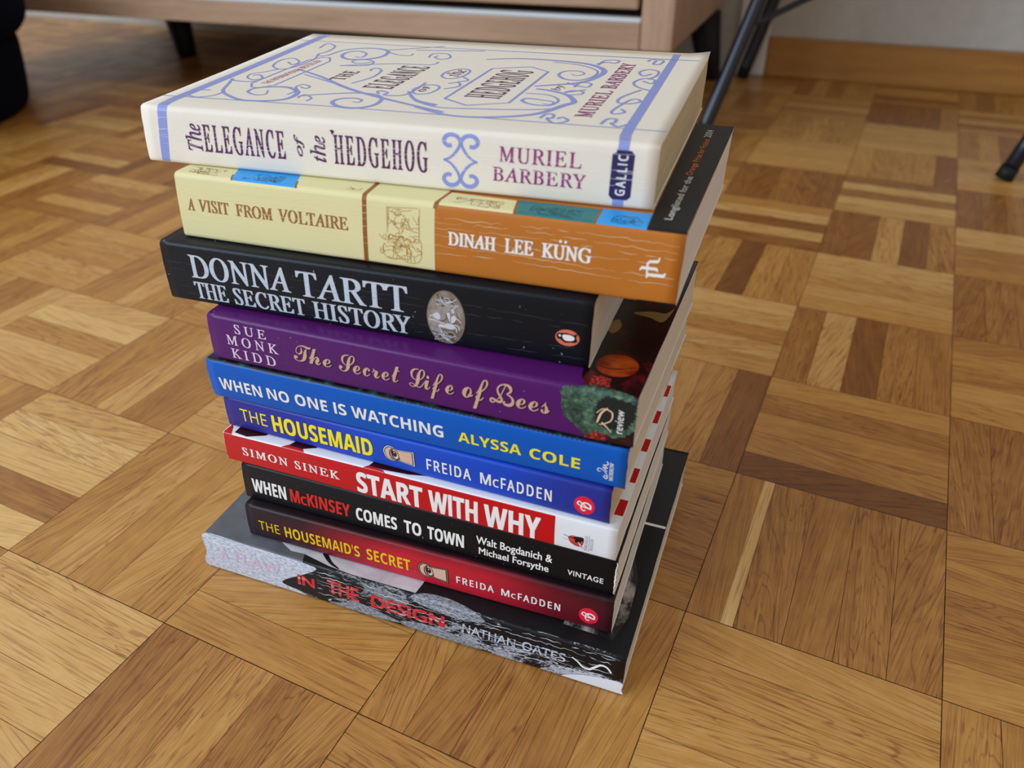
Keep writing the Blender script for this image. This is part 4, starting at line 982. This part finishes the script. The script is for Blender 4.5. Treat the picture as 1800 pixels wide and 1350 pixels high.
full = [
 (smooth_pts([(41.6,37.3),(44.7,30.5),(41.0,28.3),(34.2,32.1),(33.2,38.6),(38.8,43.1),(47.4,44.5),(56.5,38.7),(59.4,30.3),(57.7,23.6),(50.4,19.6),(40.2,18.6),(28.9,24.3),(21.1,31.2),(15.7,43.0),(10.8,53.4)], 5), [.5,1.9,1.0]),
 (smooth_pts([(10.8,53.4),(14.7,50.0),(24.3,50.5),(24.7,57.9),(19.8,63.2),(16.7,61.7)], 5), .9),
 (smooth_pts([(14.4,31.2),(9.9,29.4),(8.2,24.7),(9.9,20.5),(16.6,18.0),(22.5,22.7),(22.7,30.9)], 5), .9),
 (smooth_pts([(24.5,55.3),(22.2,53.6),(16.8,57.1),(14.1,64.1),(18.0,68.9),(22.2,76.7)], 5), .8),
 (smooth_pts([(17.6,92.3),(23.3,87.3),(23.6,93.7),(15.7,100.6),(11.5,95.2),(14.5,83.1),(22.2,76.7),(27.1,82.0),(28.3,99.2),(23.4,113.8)], 5), .9),
 (smooth_pts([(23.4,113.8),(25.2,121.2),(22.5,132.8),(14.2,138.5),(16.1,126.4)], 5), .9),
 (smooth_pts([(46.7,112.3),(51.0,111.1),(49.6,119.8),(41.5,125.0),(37.1,119.3),(39.6,110.7),(46.6,105.6),(55.8,107.8),(61.1,115.6),(59.3,126.7),(52.8,132.3),(42.0,132.3),(32.7,125.3),(30.0,110.7),(24.4,109.4)], 5), [.5,1.8,.8]),
 (smooth_pts([(59.3,126.7),(67.5,121.6),(75.0,121.1),(74.9,125.7)], 5), .8),
 (smooth_pts([(61.9,102.7),(59.2,99.1),(54.7,98.1),(50.9,101.4),(52.5,106.1),(58.6,106.2),(63.4,101.8),(62.6,94.5),(49.2,91.3)], 5), .8),
 (smooth_pts([(53.0,46.9),(57.6,44.6),(56.9,48.9),(51.8,51.1),(50.9,46.4),(54.9,40.6),(54.9,32.4)], 5), .8),
 (smooth_pts([(63.0,28.0),(62.8,34.3),(69.2,29.6),(69.6,24.4)], 5), .8),
 (smooth_pts([(90.2,28.7),(93.5,28.1),(92.9,32.5),(87.7,34.2),(82.3,31.3),(82.2,25.2),(88.8,19.5),(97.3,19.3),(102.3,25.8),(101.0,36.0),(94.8,42.3),(84.8,43.1),(70.3,36.9),(61.3,30.8)], 5), [.5,1.8,.8]),
 (smooth_pts([(32.0,79.1),(53.2,66.7),(75.3,50.7),(98.5,38.5),(136.2,22.5)], 5), [1.0,1.7,1.3]),
 (smooth_pts([(41.7,69.6),(74.5,52.2)], 5), .8),
 (smooth_pts([(57.3,130.9),(84.5,146.8)], 5), .9),
 (smooth_pts([(72.7,134.5),(111.2,140.9)], 5), .9),
 (smooth_pts([(70.8,84.3),(69.4,88.0),(71.6,90.5),(76.0,85.6),(77.7,72.6),(73.6,58.9)], 5), .9),
 (smooth_pts([(49.2,91.3),(74.2,101.4),(94.6,104.1),(96.5,110.8)], 5), .8),
 (smooth_pts([(95.7,44.1),(93.1,47.4),(94.0,49.3),(98.6,47.1),(99.0,42.7),(107.5,44.8),(108.7,57.2),(107.9,69.1)], 5), 1.0),
 (smooth_pts([(87.0,119.4),(85.8,128.2),(93.2,129.9),(98.4,122.1),(95.6,117.0),(90.2,120.2),(90.3,124.7)], 5), .9),
 (smooth_pts([(118.9,122.5),(135.2,128.4),(154.1,128.6),(173.5,124.8),(184.6,113.5),(184.2,98.4),(178.7,86.4),(165.2,77.9),(160.2,75.0)], 5), [.9,2.2,1.0]),
 (smooth_pts([(106.8,51.8),(116.4,38.4),(128.8,32.5)], 5), [1.0,1.8]),
 (smooth_pts([(116.7,36.9),(129.7,29.9),(143.7,30.6),(172.7,36.5),(182.2,43.2)], 5), [.8,.9]),
 (smooth_pts([(120.9,27.6),(140.6,18.7),(159.0,20.8),(174.6,30.2),(182.2,46.1),(185.0,52.6),(179.1,63.3),(169.4,69.0),(162.4,70.5)], 5), [1.0,2.3,1.2]),
 (smooth_pts([(170.7,102.5),(173.7,99.5),(176.9,104.0),(173.0,108.8),(166.4,107.2),(165.1,99.3),(170.7,91.5),(178.3,91.6),(182.6,101.7),(180.9,112.6),(169.7,121.8),(155.2,124.6)], 5), [.4,1.2,.7]),
 (smooth_pts([(172.4,46.5),(176.1,46.0),(176.3,50.4),(171.1,52.1),(163.6,53.3),(162.7,48.5),(168.8,44.1),(176.4,44.6),(177.7,53.8),(170.8,61.3),(160.1,61.8)], 5), [.4,1.2,.7]),
 (smooth_pts([(177.9,24.4),(178.8,31.2),(181.9,30.7),(182.7,25.6),(180.6,25.1),(185.4,18.6),(189.8,23.5),(186.4,27.9),(185.0,24.9)], 5), 1.1),
 (smooth_pts([(203.6,22.1),(204.6,30.0),(208.0,30.8),(208.4,25.8),(207.3,24.3),(210.9,20.3),(214.1,24.8)], 5), 1.1),
 (smooth_pts([(209.3,80.4),(203.5,66.3),(203.1,57.2),(208.0,55.5),(212.4,59.5),(210.9,63.6),(207.6,61.3),(203.9,43.1),(205.7,38.1),(209.3,41.8),(206.8,46.6)], 5), 1.0),
 (smooth_pts([(213.3,79.8),(205.8,86.2),(203.5,94.2),(206.9,102.1),(212.2,99.8),(211.8,92.8),(207.0,96.8)], 5), 1.0),
 (smooth_pts([(208.8,100.8),(211.5,108.6),(210.8,117.8),(205.3,120.3),(202.2,113.9),(205.1,107.1),(208.5,111.6)], 5), 1.0),
 (smooth_pts([(202.2,137.7),(203.2,142.1),(209.5,141.5),(209.1,133.2),(205.8,132.4),(206.1,140.7)], 5), 1.0),
 (smooth_pts([(179.1,124.0),(180.3,134.7),(187.2,136.3),(186.7,129.9),(182.0,130.9),(177.8,125.8)], 5), 1.0),
 (smooth_pts([(178.5,77.8),(179.5,86.6),(184.6,86.1),(184.6,79.3),(180.4,80.0),(173.2,85.1)], 5), .9),
 (smooth_pts([(179.8,63.5),(184.7,66.3),(184.3,71.0),(179.3,71.4),(177.1,67.6),(185.0,74.5)], 5), .9),
 (smooth_pts([(110, 50), (107.5, 56), (109.5, 64), (115, 65.5), (118.5, 60), (117.5, 51), (113, 48), (110, 50)], 4), .9), (smooth_pts([(110, 83), (109, 91), (113, 99), (119, 98), (121, 90), (119, 81), (114, 79), (110, 83)], 4), .9),
 (smooth_pts([(121, 60), (126, 66), (123, 73), (119, 70)], 4), .9), (smooth_pts([(121, 84), (126, 78), (122, 74)], 4), .9),
]
full = [(cl(l), [x * 1.35 for x in w] if isinstance(w, list) else w * 1.3) for l, w in full]
hexa = [(126, 45), (131, 37), (156, 37), (161, 45), (161, 102), (156, 111), (131, 111), (126, 102), (126, 45)]
hx = [(128, 44), (141.5, 35.5), (158, 44), (158.5, 104), (147, 112), (129, 104), (128, 44)]
bn = [(26, 47), (30.5, 40.5), (34.5, 40.5), (39, 47), (39, 99), (34.5, 106.5), (30.5, 106.5), (26, 99), (26, 47)]
full += [(cl(hx), 1.3), (cl(bn), 1.1)]
b.strokes('scrollwork', frame + full, lilac, layer=2, label='lilac scrollwork of the front cover')
ctf = lambda s, v: ct(s, v)
b.text('cover_lettering', 'THE INTERNATIONAL BESTSELLER', 'plain', (30.6, 48, 34.6, 99), magenta, rot=90, tf=ctf, layer=4)
b.text('title_lettering', ['THE', 'ELEGANCE', 'OF', 'HEDGEHOG'], 'serif', [(58.6, 63.5, 66.5, 81.5), (82, 53, 97.5, 99), (110.6, 52.6, 114.2, 61.5), (134.8, 49, 152, 102.6)], violet, rot=90, heavy=(.12,.1), spacing=1.25, tf=ctf, layer=4, label='title on the front cover')
b.text('title_lettering', ['the', 'by'], 'italic', [(110.6, 84, 118.6, 97), (169, 70, 175, 79)], violet, rot=90, tf=ctf, layer=4, label='small script words on the front cover')
b.text('author_lettering', 'MURIEL BARBERY', 'serif', (190.4, 30.5, 197.8, 130.4), magenta, heavy=(.2,.12), rot=90, tf=ctf, layer=4, spacing=1.1, label='author name on the front cover')
# spine
b.text('title_lettering', ['ELEGANCE', 'HEDGEHOG'], 'serif', [(31.6, 6.7, 72.8, 18.8), (96.2, 6.8, 138.8, 19.2)], violet, heavy=(.36,.2), spacing=1.3, layer=3)
b.text('title_lettering', ['The', 'of', 'the'], 'italic', [(22.2, 6.9, 30.6, 18.6), (77.4, 8.7, 82.2, 17.7), (84.8, 7.2, 92.3, 18)], violet, rot=90, layer=3, heavy=(.26, .2), label='upright script words of the title')
o1 = smooth_pts([(-.50, .58), (-.70, .55), (-.90, .65), (-.92, .80), (-.72, .95), (-.45, .98), (-.19, .90), (0, .70), (.18, .42), (.53, .13), (.95, -.02)], 6)
orn = []
for fx in (1, -1):
    for fy in (1, -1):
        orn.append(([(152.9 + 7.6 * fx * x, 12.9 + 10.2 * fy * y) for x, y in o1], [1.5, 1.8, .8]))
b.strokes('spine_ornament', orn, lilac, layer=2, label='lilac scroll ornament on the spine')
b.text('author_lettering', ['MURIEL', 'BARBERY'], 'serif', [(169, 13.9, 202, 19.9), (166.6, 6.4, 204.2, 12)], magenta, heavy=(.16,.08), spacing=1.12, layer=3)
x0, x1, y0, y1 = 213.5, 221.9, 3.6, 22.1; q = 1.4
plq = [(x0 + q, y0), (x1 - q, y0)] + [(x1 - q + q * (1 - math.cos(R(a))) * 0 + q * math.sin(R(a)) * .0 + q * (a / 90) * 1.0, y0 + q * (1 - math.sqrt(max(0, 1 - (a / 90) ** 2)))) for a in ()] + [(x1 - q, y0 + q * .7), (x1 - q * .3, y0 + q), (x1, y0 + q), (x1, y1 - q), (x1 - q * .3, y1 - q), (x1 - q, y1 - q * .7), (x1 - q, y1), (x0 + q, y1), (x0 + q, y1 - q * .7), (x0 + q * .3, y1 - q), (x0, y1 - q), (x0, y0 + q), (x0 + q * .3, y0 + q), (x0 + q, y0 + q * .7)]
k = b.patch('publisher_mark', plq, navyp, 2, 'dark indigo plaque with white capitals')
b.text('publisher_lettering', 'GALLIC', 'plain', (215.8, 5.2, 219.6, 20.4), white_ink, rot=90, heavy=(.2, .2), spacing=1.4, layer=3)
b.creases((20.6, 15.4, 13.6, 11.6, 9.4), ink('white_crease', rgb(244, 242, 240), .6, .03), width=.17, seed=17, amp=.6, keep=.86)
b.creases((T + 1.6, T + 6.2), ink('white_crease', rgb(244, 242, 240), .6, .03), width=.2, seed=19, amp=.5, keep=.9)
b.patch('stain', smooth_pts([(94.8, 20.4), (95.8, 20.9), (96.8, 20.2), (96.3, 19.4), (95.6, 19.0), (95.4, 19.9)], 4, True), ink('dark_brown_stain', rgb(52, 30, 32), .6, .1), 4, 'small dark brown stain on the spine')


# ------------------------------------------------------------------ turn everything built above with the camera
bpy.context.view_layer.update()
for o in list(scene.objects):
    if o.parent is None and o.type in ('MESH', 'EMPTY'): o.matrix_world = TURN @ o.matrix_world
